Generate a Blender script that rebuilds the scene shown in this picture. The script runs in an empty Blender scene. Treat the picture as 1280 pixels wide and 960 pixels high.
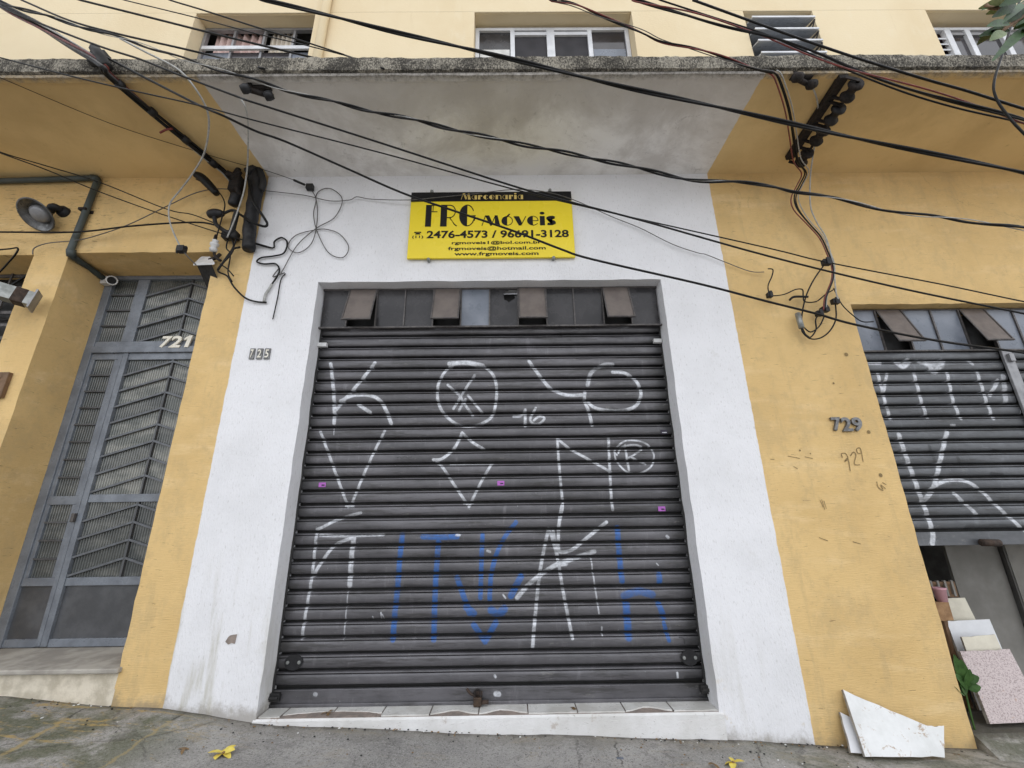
import bpy, bmesh, math, random
import numpy as np
from mathutils import Vector, Matrix, Euler
random.seed(7); rng = np.random.RandomState(11)
S = bpy.context.scene; COL = S.collection
R_ = math.radians
# ------------------------------------------------------------------ camera
H, DIST, FPX = 1.33, 3.3, 530.0           # eye height over the pavement, distance to the facade, focal length in photo pixels
PITCH, ROLL, YAW = R_(17.653), R_(-.756), R_(.442)
CY, SY, CP, SP, CR, SR = math.cos(YAW), math.sin(YAW), math.cos(PITCH), math.sin(PITCH), math.cos(ROLL), math.sin(ROLL)
FW = Vector((SY*CP, CY*CP, SP)); RT0 = Vector((CY, -SY, 0)); UP0 = RT0.cross(FW)
RT = CR*RT0+SR*UP0; UP = -SR*RT0+CR*UP0
CAM = Vector((0, -DIST, H))
cd = bpy.data.cameras.new('camera'); cam = bpy.data.objects.new('camera', cd); COL.objects.link(cam)
cd.sensor_fit = 'HORIZONTAL'; cd.sensor_width = 36; cd.lens = FPX/1280*36; cd.clip_start = .05; cd.clip_end = 500
M3 = Matrix((RT, UP, -FW)).transposed().to_4x4(); M3.translation = CAM; cam.matrix_world = M3
S.camera = cam
# ------------------------------------------------------------------ light: bright overcast sky
w = bpy.data.worlds.new('World'); S.world = w; w.use_nodes = True
nt = w.node_tree; bg = nt.nodes['Background']
sky = nt.nodes.new('ShaderNodeTexSky'); sky.sky_type = 'NISHITA'; sky.sun_disc = False
SUN_EL, SUN_ROT = R_(48), R_(168)
sky.sun_elevation = SUN_EL; sky.sun_rotation = SUN_ROT; sky.air_density = 1; sky.dust_density = 1; sky.ozone_density = 1
hs = nt.nodes.new('ShaderNodeHueSaturation'); hs.inputs['Saturation'].default_value = .28
nt.links.new(sky.outputs[0], hs.inputs['Color']); mx = nt.nodes.new('ShaderNodeMix'); mx.data_type = 'RGBA'; mx.inputs[0].default_value = .72      # even cloud layer over the clear sky
mx.inputs[7].default_value = (6.4, 6.65, 7.1, 1); nt.links.new(hs.outputs[0], mx.inputs[6]); nt.links.new(mx.outputs[2], bg.inputs[0]); bg.inputs[1].default_value = .15
sl = bpy.data.lights.new('sun', 'SUN'); sun = bpy.data.objects.new('sun', sl); COL.objects.link(sun)
sl.energy = .5; sl.angle = R_(150); sl.color = (1, .98, .96)
sdir = Vector((math.sin(SUN_ROT)*math.cos(SUN_EL), math.cos(SUN_ROT)*math.cos(SUN_EL), math.sin(SUN_EL)))
sun.rotation_euler = sdir.to_track_quat('Z', 'Y').to_euler(); sun.location = (0, -20, 20)
vs = S.view_settings; vs.view_transform = 'Standard'; vs.look = 'None'; vs.exposure = .63; vs.gamma = 1; vs.use_curve_mapping = False
S.cycles.max_bounces = 8; S.cycles.diffuse_bounces = 5
# ------------------------------------------------------------------ photo pixel -> point on a plane of the place
def ray(x, y): return (x-640)*RT+(480-y)*UP+FPX*FW
def P(x, y, Y=0.):
    d = ray(x, y); return CAM+d*((DIST+Y)/d.y)
def PZ(x, y, z):
    d = ray(x, y); return CAM+d*((z-CAM.z)/d.z)
GX = [-60, -3.38, -2.63, -2.29, -1.65, -.89, 0, 1.36, 1.94, 2.97, 60]
GZ = [4.8, .262, .196, .168, .082, .050, .002, -.047, -.076, -.121, -3.4]
def gnd(x, y=0.): return float(np.interp(x, GX, GZ))+.018*min(0, y)
def PG(x, y):
    z = 0.
    for i in range(8): p = PZ(x, y, z); z = gnd(p.x, p.y)
    return p
def zc(z): return z+H
# ------------------------------------------------------------------ node helper
class G:
    def __init__(s, name):
        s.m = bpy.data.materials.new(name); s.m.use_nodes = True; s.t = s.m.node_tree
        s.b = s.t.nodes['Principled BSDF']; s.geo = s.t.nodes.new('ShaderNodeNewGeometry'); s.pos = s.geo.outputs['Position']
    def set(s, k, v):
        i = s.b.inputs[k]
        if hasattr(v, 'is_linked') or hasattr(v, 'links'): s.t.links.new(v, i)
        else: i.default_value = (v+(1,) if isinstance(v, tuple) and len(v) == 3 else v)
        return s
    def _in(s, sock, v):
        if isinstance(v, bpy.types.NodeSocket): s.t.links.new(v, sock)
        elif isinstance(v, tuple): sock.default_value = v+(1,) if (len(v) == 3 and sock.type == 'RGBA') else v
        else: sock.default_value = v
    def math(s, op, a, b=0., c=0.):
        n = s.t.nodes.new('ShaderNodeMath'); n.operation = op
        for i, v in enumerate((a, b, c)): s._in(n.inputs[i], v)
        return n.outputs[0]
    def vmul(s, v, k):
        n = s.t.nodes.new('ShaderNodeVectorMath'); n.operation = 'MULTIPLY'; s._in(n.inputs[0], v); n.inputs[1].default_value = k; return n.outputs[0]
    def vadd(s, v, k):
        n = s.t.nodes.new('ShaderNodeVectorMath'); n.operation = 'ADD'; s._in(n.inputs[0], v); s._in(n.inputs[1], k); return n.outputs[0]
    def noise(s, scale, detail=4, rough=.6, vec=None, str_=(1, 1, 1), out=0, dist=0.):
        n = s.t.nodes.new('ShaderNodeTexNoise'); s._in(n.inputs['Vector'], s.vmul(vec or s.pos, str_))
        n.inputs['Scale'].default_value = scale; n.inputs['Detail'].default_value = detail; n.inputs['Roughness'].default_value = rough
        n.inputs['Distortion'].default_value = dist
        return n.outputs[out]
    def voro(s, scale, feature='F1', vec=None, str_=(1, 1, 1), out=0, rnd=1.):
        n = s.t.nodes.new('ShaderNodeTexVoronoi'); n.feature = feature; s._in(n.inputs['Vector'], s.vmul(vec or s.pos, str_))
        n.inputs['Scale'].default_value = scale; n.inputs['Randomness'].default_value = rnd
        return n.outputs[out]
    def ramp(s, v, lo, hi, a=0., b=1.):
        n = s.t.nodes.new('ShaderNodeMapRange'); n.interpolation_type = 'SMOOTHSTEP'
        for i, q in enumerate((v, lo, hi, a, b)): s._in(n.inputs[i], q)
        return n.outputs[0]
    def mix(s, f, a, b):
        n = s.t.nodes.new('ShaderNodeMix'); n.data_type = 'RGBA'; s._in(n.inputs[0], f); s._in(n.inputs[6], a); s._in(n.inputs[7], b); return n.outputs[2]
    def xyz(s):
        n = s.t.nodes.new('ShaderNodeSeparateXYZ'); s.t.links.new(s.pos, n.inputs[0]); return n.outputs
    def bump(s, h, strength=.3, dist=.01):
        n = s.t.nodes.new('ShaderNodeBump'); n.inputs['Strength'].default_value = strength; n.inputs['Distance'].default_value = dist
        s.t.links.new(h, n.inputs['Height']); s.t.links.new(n.outputs[0], s.b.inputs['Normal']); return s
def simple(name, c1, c2=None, rough=.5, metal=0., scale=12., bump=0., bscale=120., spec=.5, lo=.35, hi=.65):
    g = G(name)
    if c2 is None: c2 = tuple(v*.8 for v in c1)
    g.set('Base Color', g.mix(g.ramp(g.noise(scale, 5), lo, hi), c1, c2)); g.set('Roughness', g.ramp(g.noise(scale*2, 3), .3, .7, max(0, rough-.1), min(1, rough+.1)))
    g.set('Metallic', metal); g.set('Specular IOR Level', spec)
    if bump: g.bump(g.noise(bscale, 3), bump, .004)
    return g.m
XL, XR = -2.292, 1.948                      # the two paint joins of the white shopfront
YEL1, YEL2, YEL3 = (.715, .505, .23), (.63, .435, .19), (.77, .575, .305)
def paint_mask(g, X, Z):
    wob = g.math('MULTIPLY_ADD', g.noise(9, 4), .02, -.01)
    xx = g.math('ADD', X, wob)
    return g.math('MULTIPLY', g.ramp(xx, XL-.003, XL+.003), g.ramp(xx, XR+.003, XR-.003))
def wall_material():
    g = G('painted_plaster'); X, Y, Z = g.xyz()
    white = paint_mask(g, X, Z)
    big = g.noise(1.3, 5, .65)
    yc = g.mix(g.ramp(big, .35, .68), YEL1, YEL2)
    yc = g.mix(g.ramp(g.noise(3.2, 5, .7, str_=(.35, 1, 1.6)), .5, .75, 0, .8), yc, YEL3)
    yc = g.mix(g.ramp(g.noise(5.5, 6, .75), .50, .72, 0, .62), yc, (.50, .355, .175)); yc = g.mix(g.ramp(g.noise(2.2, 7, .78, str_=(1.3, 1, .8)), .48, .64, 0, .55), yc, (.54, .39, .19)); yc = g.mix(g.ramp(g.noise(5, 5, .72, str_=(1.8, 1, .22)), .54, .74, 0, .5), yc, (.50, .36, .18)); yc = g.mix(g.ramp(g.noise(34, 4, .75), .60, .74, 0, .4), yc, (.40, .29, .15))       # brown grime in patches
    # short dark scratches, denser on the lintel over the entrance
    lint = g.math('MULTIPLY', g.ramp(Z, zc(2.1), zc(2.6)), g.ramp(X, -3.2, -3.9))
    th = g.math('MULTIPLY_ADD', lint, -.075, .665)
    scr = g.noise(11, 3, .65, str_=(1.0, 1, 7.5), dist=.6)
    yc = g.mix(g.ramp(g.math('SUBTRACT', scr, th), 0, .035, 0, .6), yc, (.22, .145, .065))
    comb = g.noise(26, 4, .7, str_=(.8, 1, 7)); yc = g.mix(g.ramp(comb, .50, .72, 0, .2), yc, (.44, .31, .15)); yc = g.mix(g.ramp(comb, .44, .28, 0, .16), yc, (.80, .62, .36))
    ck = g.math('MULTIPLY', g.ramp(g.voro(.75, 'DISTANCE_TO_EDGE', vec=g.vadd(g.pos, g.vmul(g.noise(4, 6, .75, out=1), (.3, 0, .3)))), .0028, .001), g.ramp(g.noise(1.7, 3), .46, .56))
    yc = g.mix(g.math('MULTIPLY', g.math('MULTIPLY', ck, g.ramp(Z, zc(2.2), zc(2.5))), .4), yc, (.30, .21, .10))
    yc = g.mix(g.ramp(g.voro(7), .035, .02, 0, .45), yc, (.22, .15, .07))
    wc = g.mix(g.ramp(g.noise(1.7, 5, .65), .38, .7), (.765, .765, .785), (.70, .70, .715))
    wc = g.mix(g.ramp(g.noise(75, 3, .65, str_=(1, 1, .33)), .57, .70, 0, .48), wc, (.45, .44, .43)); wc = g.mix(g.ramp(g.noise(38, 4, .7, str_=(1, 1, .25)), .64, .74, 0, .45), wc, (.36, .35, .33))   # pitted specks
    drip = g.math('MULTIPLY', g.ramp(g.noise(4, 4, .6, str_=(2.2, 1, .28)), .48, .68), g.ramp(g.math('ADD', Z, g.math('MULTIPLY', X, .06)), zc(-.2), zc(-1.1)))
    wc = g.mix(g.math('MULTIPLY', drip, g.ramp(X, -1.5, -1.9, .22, .75)), wc, (.45, .43, .355))
    blot = g.math('MULTIPLY', g.ramp(g.noise(3.3, 6, .7), .6, .74), .45)
    wc = g.mix(blot, wc, (.56, .55, .52))
    rust = g.math('MULTIPLY', g.ramp(g.noise(6, 4, .6), .63, .72), g.ramp(Z, zc(-.9), zc(-1.25)))
    wc = g.mix(g.math('MULTIPLY', rust, .5), wc, (.55, .42, .2))
    col = g.mix(white, yc, wc)
    # splashed dirt line along the pavement, ragged
    gl = g.math('ADD', g.math('MULTIPLY', X, .062), Z)
    foot = g.math('MULTIPLY', g.ramp(g.math('ADD', gl, g.math('MULTIPLY', g.noise(6, 6, .75), -.34)), -.06, -.17), .62)
    col = g.mix(foot, col, (.22, .19, .145))
    g.set('Base Color', col); g.set('Roughness', .82); g.set('Specular IOR Level', .25)
    hw = g.noise(85, 4, .65, str_=(1, 1, .35)); hy = g.noise(24, 4, .65, str_=(.6, 1, 8)); h2 = g.noise(4, 3)
    mixh = g.math('ADD', g.math('MULTIPLY', white, g.math('MULTIPLY', hw, 1.0)), g.math('MULTIPLY', g.math('SUBTRACT', 1., white), g.math('MULTIPLY', hy, .8)))
    g.bump(g.math('ADD', mixh, g.math('MULTIPLY', h2, .25)), .5, .011)
    return g.m
def soffit_material():
    g = G('soffit_plaster'); X, Y, Z = g.xyz()
    white = paint_mask(g, X, Z)
    wc = g.mix(g.ramp(g.noise(1.5, 7, .68, dist=.4), .40, .64), (.84, .825, .81), (.62, .595, .57))
    front = g.ramp(g.math('ADD', Y, g.math('MULTIPLY', g.noise(2.6, 6, .7, dist=.5), .9)), .12, -.4)   # damp stain spreading from the drip edge
    wc = g.mix(g.math('MULTIPLY', front, .7), wc, (.47, .44, .405))
    wc = g.mix(g.ramp(g.noise(9, 8, .8, dist=1.5), .57, .66, 0, .35), wc, (.27, .25, .23))
    yc = g.mix(g.ramp(g.noise(1.4, 5, .65), .35, .68), (.74, .55, .275), (.64, .465, .225))
    yc = g.mix(g.math('MULTIPLY', front, .35), yc, (.40, .27, .12))
    yc = g.mix(g.ramp(g.noise(14, 5, .75), .60, .75, 0, .4), yc, (.25, .16, .07))
    col = g.mix(white, yc, wc)
    edge = g.ramp(g.math('ADD', Y, g.math('MULTIPLY', g.noise(16, 5, .8), .16)), -.84, -.92)
    col = g.mix(g.math('MULTIPLY', edge, .85), col, g.mix(g.ramp(g.noise(45, 4, .8), .4, .6), (.11, .10, .085), (.30, .28, .25)))
    g.set('Base Color', col); g.set('Roughness', .85); g.set('Specular IOR Level', .2)
    g.bump(g.math('ADD', g.noise(3, 4), g.math('MULTIPLY', g.noise(60, 3), .25)), .35, .012)
    return g.m
def fascia_material():
    g = G('lichen_pebbledash'); X, Y, Z = g.xyz()
    sp = g.noise(88, 5, .8, str_=(1, 1, .6)); patch = g.noise(3.2, 7, .8)
    th = g.math('MULTIPLY_ADD', patch, .9, .07)
    col = g.mix(g.ramp(g.math('SUBTRACT', sp, th), -.11, .13), (.05, .046, .04), (.37, .34, .28)); col = g.mix(g.ramp(g.noise(7, 5, .75, str_=(2.2, 1, .2)), .50, .64, 0, .55), col, (.06, .055, .047))
    col = g.mix(g.ramp(g.noise(20, 4, .7), .58, .72, 0, .7), col, (.20, .19, .17))
    g.set('Base Color', col); g.set('Roughness', .95); g.set('Specular IOR Level', .15)
    g.bump(g.math('ADD', sp, g.noise(110, 3)), .55, .012); return g.m
def upper_material():
    g = G('cream_plaster'); X, Y, Z = g.xyz()
    c = g.mix(g.ramp(g.noise(.9, 4, .6), .35, .68), (.735, .62, .42), (.69, .565, .365))
    c = g.mix(g.ramp(g.noise(3, 5, .7, str_=(1.6, 1, .5)), .55, .75, 0, .5), c, (.75, .66, .49))
    c = g.mix(g.ramp(g.noise(5, 5, .7, str_=(2, 1, .22)), .6, .78, 0, .4), c, (.56, .44, .26))
    g.set('Base Color', c); g.set('Roughness', .85); g.set('Specular IOR Level', .2)
    g.bump(g.noise(30, 4, .6, str_=(1, 1, 2.5)), .3, .01); return g.m
LINES = [((0, 945), (82, 899), .022, (.40, .31, .15), .8), ((82, 899), (108, 884), .012, (.06, .055, .05), .7), ((120, 962), (213, 903), .014, (.36, .29, .15), .7), ((213, 903), (238, 888), .010, (.05, .045, .04), .8), ((768, 928), (778, 958), .008, (.05, .045, .04), .7), ((946, 930), (952, 958), .008, (.06, .055, .05), .6)]
def ground_material():
    g = G('worn_concrete'); X, Y, Z = g.xyz()
    c = g.mix(g.ramp(g.noise(1.9, 7, .7), .36, .66), (.30, .29, .276), (.42, .405, .385))
    c = g.mix(g.ramp(g.noise(7, 6, .75), .52, .70, 0, .5), c, (.19, .184, .175))
    c = g.mix(g.ramp(g.noise(95, 4, .8), .50, .64, 0, .75), c, (.52, .505, .48)); c = g.mix(g.ramp(g.noise(62, 4, .8), .54, .64, 0, .7), c, (.10, .096, .09)); c = g.mix(g.ramp(g.noise(3.1, 7, .8, dist=.5), .54, .66, 0, .5), c, (.15, .145, .135))
    c = g.mix(g.ramp(g.noise(85, 3, .7), .58, .70, 0, .8), c, (.055, .052, .05))
    left = g.ramp(X, -1.7, -2.3); right = g.ramp(X, 1.2, 1.9)
    c = g.mix(g.math('MULTIPLY', g.ramp(g.math('ADD', Y, g.math('MULTIPLY', g.noise(2.6, 6, .75), .5)), .06, .26), .5), c, (.17, .155, .12))
    moss = g.math('MULTIPLY', g.ramp(g.noise(2.3, 6, .7), .42, .57), g.math('ADD', g.math('MULTIPLY', left, .85), g.math('MULTIPLY', right, .6)))
    c = g.mix(moss, c, g.mix(g.ramp(g.noise(60, 4, .7), .4, .6), (.085, .095, .05), (.15, .155, .105)))
    for (ax_, ay_), (bx_, by_), wd_, lc, am in LINES:
        a, b = PG(ax_, ay_), PG(bx_, by_); ln = (b-a).length; dx, dy = (b.x-a.x)/ln, (b.y-a.y)/ln
        wx = g.math('MULTIPLY_ADD', g.noise(13, 5, .75), .09, -.045)
        t = g.math('ADD', g.math('MULTIPLY', g.math('SUBTRACT', X, a.x), dx), g.math('MULTIPLY', g.math('SUBTRACT', Y, a.y), dy))
        o = g.math('ABSOLUTE', g.math('ADD', wx, g.math('SUBTRACT', g.math('MULTIPLY', g.math('SUBTRACT', X, a.x), dy), g.math('MULTIPLY', g.math('SUBTRACT', Y, a.y), dx))))
        m = g.math('MULTIPLY', g.ramp(o, wd_, wd_*.35), g.math('MULTIPLY', g.ramp(t, -.02, .03), g.ramp(t, ln+.02, ln-.03)))
        c = g.mix(g.math('MULTIPLY', m, am), c, lc)
    pale = g.math('MULTIPLY', g.ramp(g.noise(3.8, 7, .78, str_=(.6, 1.4, 1)), .52, .66), g.math('ADD', g.math('MULTIPLY', right, .8), .2))
    c = g.mix(pale, c, (.40, .385, .35))
    och = g.math('MULTIPLY', g.ramp(g.noise(5.5, 7, .78, str_=(.45, 1.5, 1), dist=.6), .53, .61), g.math('ADD', g.math('MULTIPLY', left, .9), .14))
    c = g.mix(g.math('MULTIPLY', och, g.ramp(g.noise(40, 4, .7), .35, .6, .35, 1)), c, (.42, .31, .13))
    crack = g.math('MULTIPLY', g.ramp(g.voro(.42, 'DISTANCE_TO_EDGE', vec=g.vadd(g.pos, g.vmul(g.noise(5, 6, .7, out=1), (.22, .22, 0)))), .0032, .0012), g.ramp(g.noise(3, 3), .4, .5))
    c = g.mix(g.math('MULTIPLY', crack, .35), c, (.07, .065, .06))
    g.set('Base Color', c); g.set('Roughness', .9); g.set('Specular IOR Level', .25)
    h = g.math('SUBTRACT', g.math('ADD', g.noise(5, 6, .65), g.math('MULTIPLY', g.noise(140, 3, .7), .4)), g.math('MULTIPLY', crack, .2))
    gl = g.math('ADD', Y, g.math('MULTIPLY', g.noise(8, 6, .75), .16)); c2 = g.mix(g.ramp(gl, .035, .085, 0, .75), c, (.09, .08, .065)); g.set('Base Color', c2)
    g.bump(h, .9, .024); return g.m
# ------------------------------------------------------------------ graffiti painted into masks (x right, z up, metres)
def make_mask(name, x0, x1, z0, z1, res, layers):
    W, Hh = int((x1-x0)*res), int((z1-z0)*res)
    buf = np.zeros((Hh, W, 4), np.float32); buf[..., 3] = 1
    tex = rng.rand(Hh//8+2, W//8+2).astype(np.float32); tex = np.kron(tex, np.ones((8, 8), np.float32))[:Hh, :W]
    fine = rng.rand(Hh, W).astype(np.float32)
    for ch, strokes in layers.items():
        for pts, wd, al in strokes:
            pts = smooth2(pts)
            for (a, b) in zip(pts[:-1], pts[1:]):
                r = wd*1.1
                ix0 = max(0, int((min(a[0], b[0])-r-x0)*res)); ix1 = min(W, int((max(a[0], b[0])+r-x0)*res)+2)
                iz0 = max(0, int((min(a[1], b[1])-r-z0)*res)); iz1 = min(Hh, int((max(a[1], b[1])+r-z0)*res)+2)
                if ix1 <= ix0 or iz1 <= iz0: continue
                xx, zz = np.meshgrid((np.arange(ix0, ix1)+.5)/res+x0, (np.arange(iz0, iz1)+.5)/res+z0)
                dx, dz = b[0]-a[0], b[1]-a[1]; L = dx*dx+dz*dz+1e-9
                t = np.clip(((xx-a[0])*dx+(zz-a[1])*dz)/L, 0, 1); d = np.hypot(xx-a[0]-t*dx, zz-a[1]-t*dz)/(wd*.46)
                m = np.clip((1.12-d)/.5, 0, 1); m = m*m*(3-2*m)
                m *= al*(1-.28*tex[iz0:iz1, ix0:ix1]*(1 if wd < .03 else .7)); m = np.maximum(m, (d < 1.7)*(fine[iz0:iz1, ix0:ix1] > .965)*.35*al)
                v = buf[iz0:iz1, ix0:ix1, ch]; np.maximum(v, m, out=v)
    im = bpy.data.images.new(name, W, Hh, float_buffer=False); im.colorspace_settings.name = 'Non-Color'
    im.pixels.foreach_set(buf.ravel()); im.update(); im.pack(); return im
def smooth2(p):
    p = [np.array(q, float) for q in p]
    if len(p) < 3: return p
    out = []
    for i in range(len(p)-1):
        a, b, c, d = p[max(0, i-1)], p[i], p[i+1], p[min(len(p)-1, i+2)]
        for t in np.linspace(0, 1, 6, endpoint=False):
            out.append(.5*((2*b)+(c-a)*t+(2*a-5*b+4*c-d)*t*t+(3*b-a-3*c+d)*t**3))
    out.append(p[-1]); return out
def strokes(ox, oy, sc, Y, lst, w0):
    out = []
    for s in lst:
        pts, wd, al = (s, w0, 1.) if isinstance(s[0], tuple) else (s[0], s[1], s[2] if len(s) > 2 else 1.)
        q = [P(ox+x/sc, oy+y/sc, Y) for x, y in pts]; out.append(([(v.x, v.z) for v in q], wd, al))
    return out
def shutter_material(name, mask, x0, x1, z0, z1, c1, c2, sides):
    g = G(name); X, Y, Z = g.xyz()
    cv = g.t.nodes.new('ShaderNodeCombineXYZ')
    g.t.links.new(g.math('DIVIDE', g.math('SUBTRACT', X, x0), x1-x0), cv.inputs[0]); g.t.links.new(g.math('DIVIDE', g.math('SUBTRACT', Z, z0), z1-z0), cv.inputs[1])
    im = g.t.nodes.new('ShaderNodeTexImage'); im.image = mask; im.extension = 'CLIP'; g.t.links.new(cv.outputs[0], im.inputs[0])
    sp = g.t.nodes.new('ShaderNodeSeparateColor'); g.t.links.new(im.outputs[0], sp.inputs[0]); Rr, Gg, Bb = sp.outputs[:3]
    base = g.mix(g.ramp(g.noise(2.4, 6, .7, str_=(.5, 1, 2.5)), .35, .68), c1, c2)
    base = g.mix(g.ramp(g.noise(24, 5, .7, str_=(.35, 1, 2)), .55, .75, 0, .45), base, tuple(v*1.55 for v in c1))
    base = g.mix(g.ramp(g.noise(30, 6, .8, str_=(.5, 1, 1.6)), .62, .72, 0, .7), base, (.012, .012, .012))
    base = g.mix(g.ramp(g.noise(60, 3, .6), .70, .75, 0, .6), base, (.5, .5, .5)); base = g.mix(g.ramp(g.noise(6, 5, .7, str_=(2.2, 1, .5)), .56, .70, 0, .4), base, tuple(v*1.9 for v in c1))
    sd = g.math('MAXIMUM', g.ramp(g.math('ADD', X, g.math('MULTIPLY', g.noise(8, 5, .7), .22)), sides[0]+.26, sides[0]+.10), g.ramp(g.math('SUBTRACT', X, g.math('MULTIPLY', g.noise(8, 5, .7), .22)), sides[1]-.30, sides[1]-.12))
    base = g.mix(g.ramp(g.noise(1.3, 4, .6, str_=(1, 1, 1.4)), .42, .62, 0, .45), base, tuple(v*.5 for v in c2)); base = g.mix(g.math('MULTIPLY', sd, .8), base, (.012, .012, .012))                       # grease smeared off the guide rails
    base = g.mix(Bb, base, (.02, .02, .022))
    wear = g.ramp(g.noise(32, 5, .75), .30, .58, .5, 1.)
    base = g.mix(g.math('MULTIPLY', Gg, g.math('MULTIPLY', wear, 1.0)), base, (.03, .12, .37)); base = g.mix(g.math('MULTIPLY', Rr, g.math('MULTIPLY', wear, .92)), base, (.66, .68, .72))
    grm = g.math('MULTIPLY', g.ramp(g.noise(5, 7, .8, str_=(.3, 1, 3.5)), .50, .62), .6); base = g.mix(grm, base, (.032, .030, .027)); base = g.mix(g.ramp(g.noise(11, 7, .8, str_=(.6, 1, 2)), .60, .68, 0, .55), base, (.20, .195, .185))
    g.set('Base Color', base); g.set('Metallic', .25); g.set('Roughness', g.ramp(g.noise(18, 4, .7), .3, .7, .28, .55)); g.set('Specular IOR Level', .55)
    g.bump(g.math('ADD', g.noise(3, 3, str_=(.6, 1, 1)), g.math('MULTIPLY', g.noise(90, 3), .08)), .25, .01)
    return g.m
def glass_ribbed(name, c1, c2):
    g = G(name); X, Y, Z = g.xyz()
    n = g.noise(3.2, 4, .6, str_=(1, 1, 2)); col = g.mix(g.ramp(n, .42, .62), c1, c2)
    wv = g.math('SINE', g.math('MULTIPLY', X, 2*math.pi/.021))
    col = g.mix(g.ramp(wv, -.4, .9, 0, .5), col, tuple(v*.5 for v in c1))
    g.set('Base Color', col); g.set('Roughness', .18); g.set('Specular IOR Level', .6); g.bump(wv, .5, .004); return g.m
def leaf_material(name, c1, c2):
    g = G(name); X, Y, Z = g.xyz()
    g.set('Base Color', g.mix(g.ramp(g.noise(22, 4), .35, .65), c1, c2)); g.set('Roughness', .5); g.set('Specular IOR Level', .22)
    g.bump(g.noise(60, 3), .3, .005); return g.m

M = {}
M['wall'] = wall_material(); M['soffit'] = soffit_material(); M['fascia'] = fascia_material(); M['upper'] = upper_material(); M['ground'] = ground_material()
M['bounce_road'] = simple('pale_bounce_road', (.38, .365, .34), (.32, .305, .29), .9, 0, 3, .6, 160)  # unseen road behind the camera, made paler to bounce light onto the soffit
M['kerb'] = simple('kerb_concrete', (.26, .25, .24), (.36, .35, .33), .85, 0, 5, .4, 90)
M['stepc'] = simple('doorstep_concrete', (.40, .375, .33), (.27, .25, .22), .85, 0, 6, .5, 110)
M['stepw'] = simple('step_plaster', (.66, .60, .49), (.46, .41, .32), .85, 0, 9, .6, 70)
M['doorm'] = simple('blue_grey_enamel', (.185, .205, .235), (.13, .145, .17), .34, 0, 8, .25, 60)
M['barm'] = simple('grey_bar_enamel', (.115, .125, .14), (.085, .09, .10), .38, 0, 20)
M['doord'] = simple('dark_door_enamel', (.085, .088, .095), (.055, .057, .062), .45, 0, 6, .25, 60)
M['rib'] = glass_ribbed('ribbed_glass', (.12, .13, .12), (.26, .26, .235)); M['rib2'] = glass_ribbed('ribbed_glass_grey', (.075, .082, .08), (.15, .155, .145))
M['brown'] = simple('brown_film_pane', (.165, .14, .125), (.12, .10, .09), .42, 0, 7, .12, 40)
M['tint'] = simple('smoked_pane', (.030, .029, .031), (.050, .048, .050), .25, 0, 5, .06, 30, .3)
M['tintb'] = simple('dust_and_reflection_blue', (.13, .15, .185), (.20, .22, .26), .35, 0, 5, .1, 30)  # dusty film on some panes; on the upper window a painted blue reflection
M['bar'] = simple('window_iron', (.11, .10, .095), (.065, .06, .06), .5, .2, 30, .3, 100)
M['dark'] = simple('black_and_shade', (.012, .012, .012), (.02, .019, .018), .7, 0, 9)  # black fittings, and the dark sheets that stand in for shade behind openings
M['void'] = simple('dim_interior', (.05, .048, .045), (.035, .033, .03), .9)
M['black'] = simple('black_cable_sheath', (.006, .006, .0065), (.011, .0105, .010), .42, 0, 30, 0, 1, .2)
M['white_cable'] = simple('grey_white_cable_sheath', (.42, .42, .40), (.30, .295, .28), .45, 0, 30)
M['red_cable'] = simple('red_cable_sheath', (.20, .028, .02), (.10, .02, .016), .45, 0, 30)
M['grey_cable'] = simple('grey_cable_sheath', (.12, .115, .11), (.075, .07, .066), .5, 0, 30)
M['rubber'] = simple('weathered_black_plastic', (.017, .017, .019), (.010, .010, .011), .55, 0, 14, .4, 60, .35)
M['rust'] = simple('rusted_iron', (.022, .015, .012), (.010, .008, .007), .85, .1, 25, .6, 120)
M['rust2'] = simple('red_rust', (.06, .038, .027), (.032, .022, .017), .85, .1, 22, .6, 120)
M['galv'] = simple('galvanised_steel', (.32, .33, .32), (.22, .23, .22), .45, .5, 14, .2, 90)
M['lampm'] = simple('tarnished_reflector', (.16, .16, .16), (.08, .08, .08), .35, .7, 20, .15, 60)
M['conduit'] = simple('dark_green_conduit', (.035, .047, .045), (.055, .07, .068), .55, 0, 10, .2, 60)
M['plastic_w'] = simple('dull_white_plastic', (.62, .62, .62), (.50, .50, .49), .4, 0, 12)
M['alu'] = simple('white_aluminium', (.66, .67, .69), (.54, .55, .57), .4, 0, 6)
M['alu2'] = simple('grey_aluminium', (.30, .30, .31), (.22, .22, .23), .4, .3, 8)
M['glass'] = simple('window_glass', (.030, .028, .03), (.06, .055, .06), .06, 0, 3, 0, 1, .4)
M['mesh'] = simple('dark_fly_screen', (.035, .034, .037), (.05, .048, .052), .6, 0, 8, 0, 1, .12)
M['louvre'] = simple('frosted_louvre_glass', (.42, .44, .47), (.34, .36, .39), .3, 0, 5)
M['curtain'] = simple('pink_curtain', (.66, .50, .46), (.50, .36, .33), .9, 0, 5)
M['curtain2'] = simple('cream_curtain', (.74, .68, .58), (.58, .52, .44), .9, 0, 5)
M['purple'] = simple('plum_curtain', (.06, .03, .05), (.10, .05, .07), .9, 0, 5)
M['signy'] = simple('yellow_sign_face', (.84, .66, .035), (.82, .64, .032), .3, 0, 1.2, 0, 1, .3)
M['signk'] = simple('black_sign_vinyl', (.008, .0075, .008), (.012, .0115, .012), .5, 0, 9, 0, 1, .2)
M['gold'] = simple('cream_vinyl', (.70, .52, .16), (.62, .45, .12), .4, 0, 9)
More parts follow.
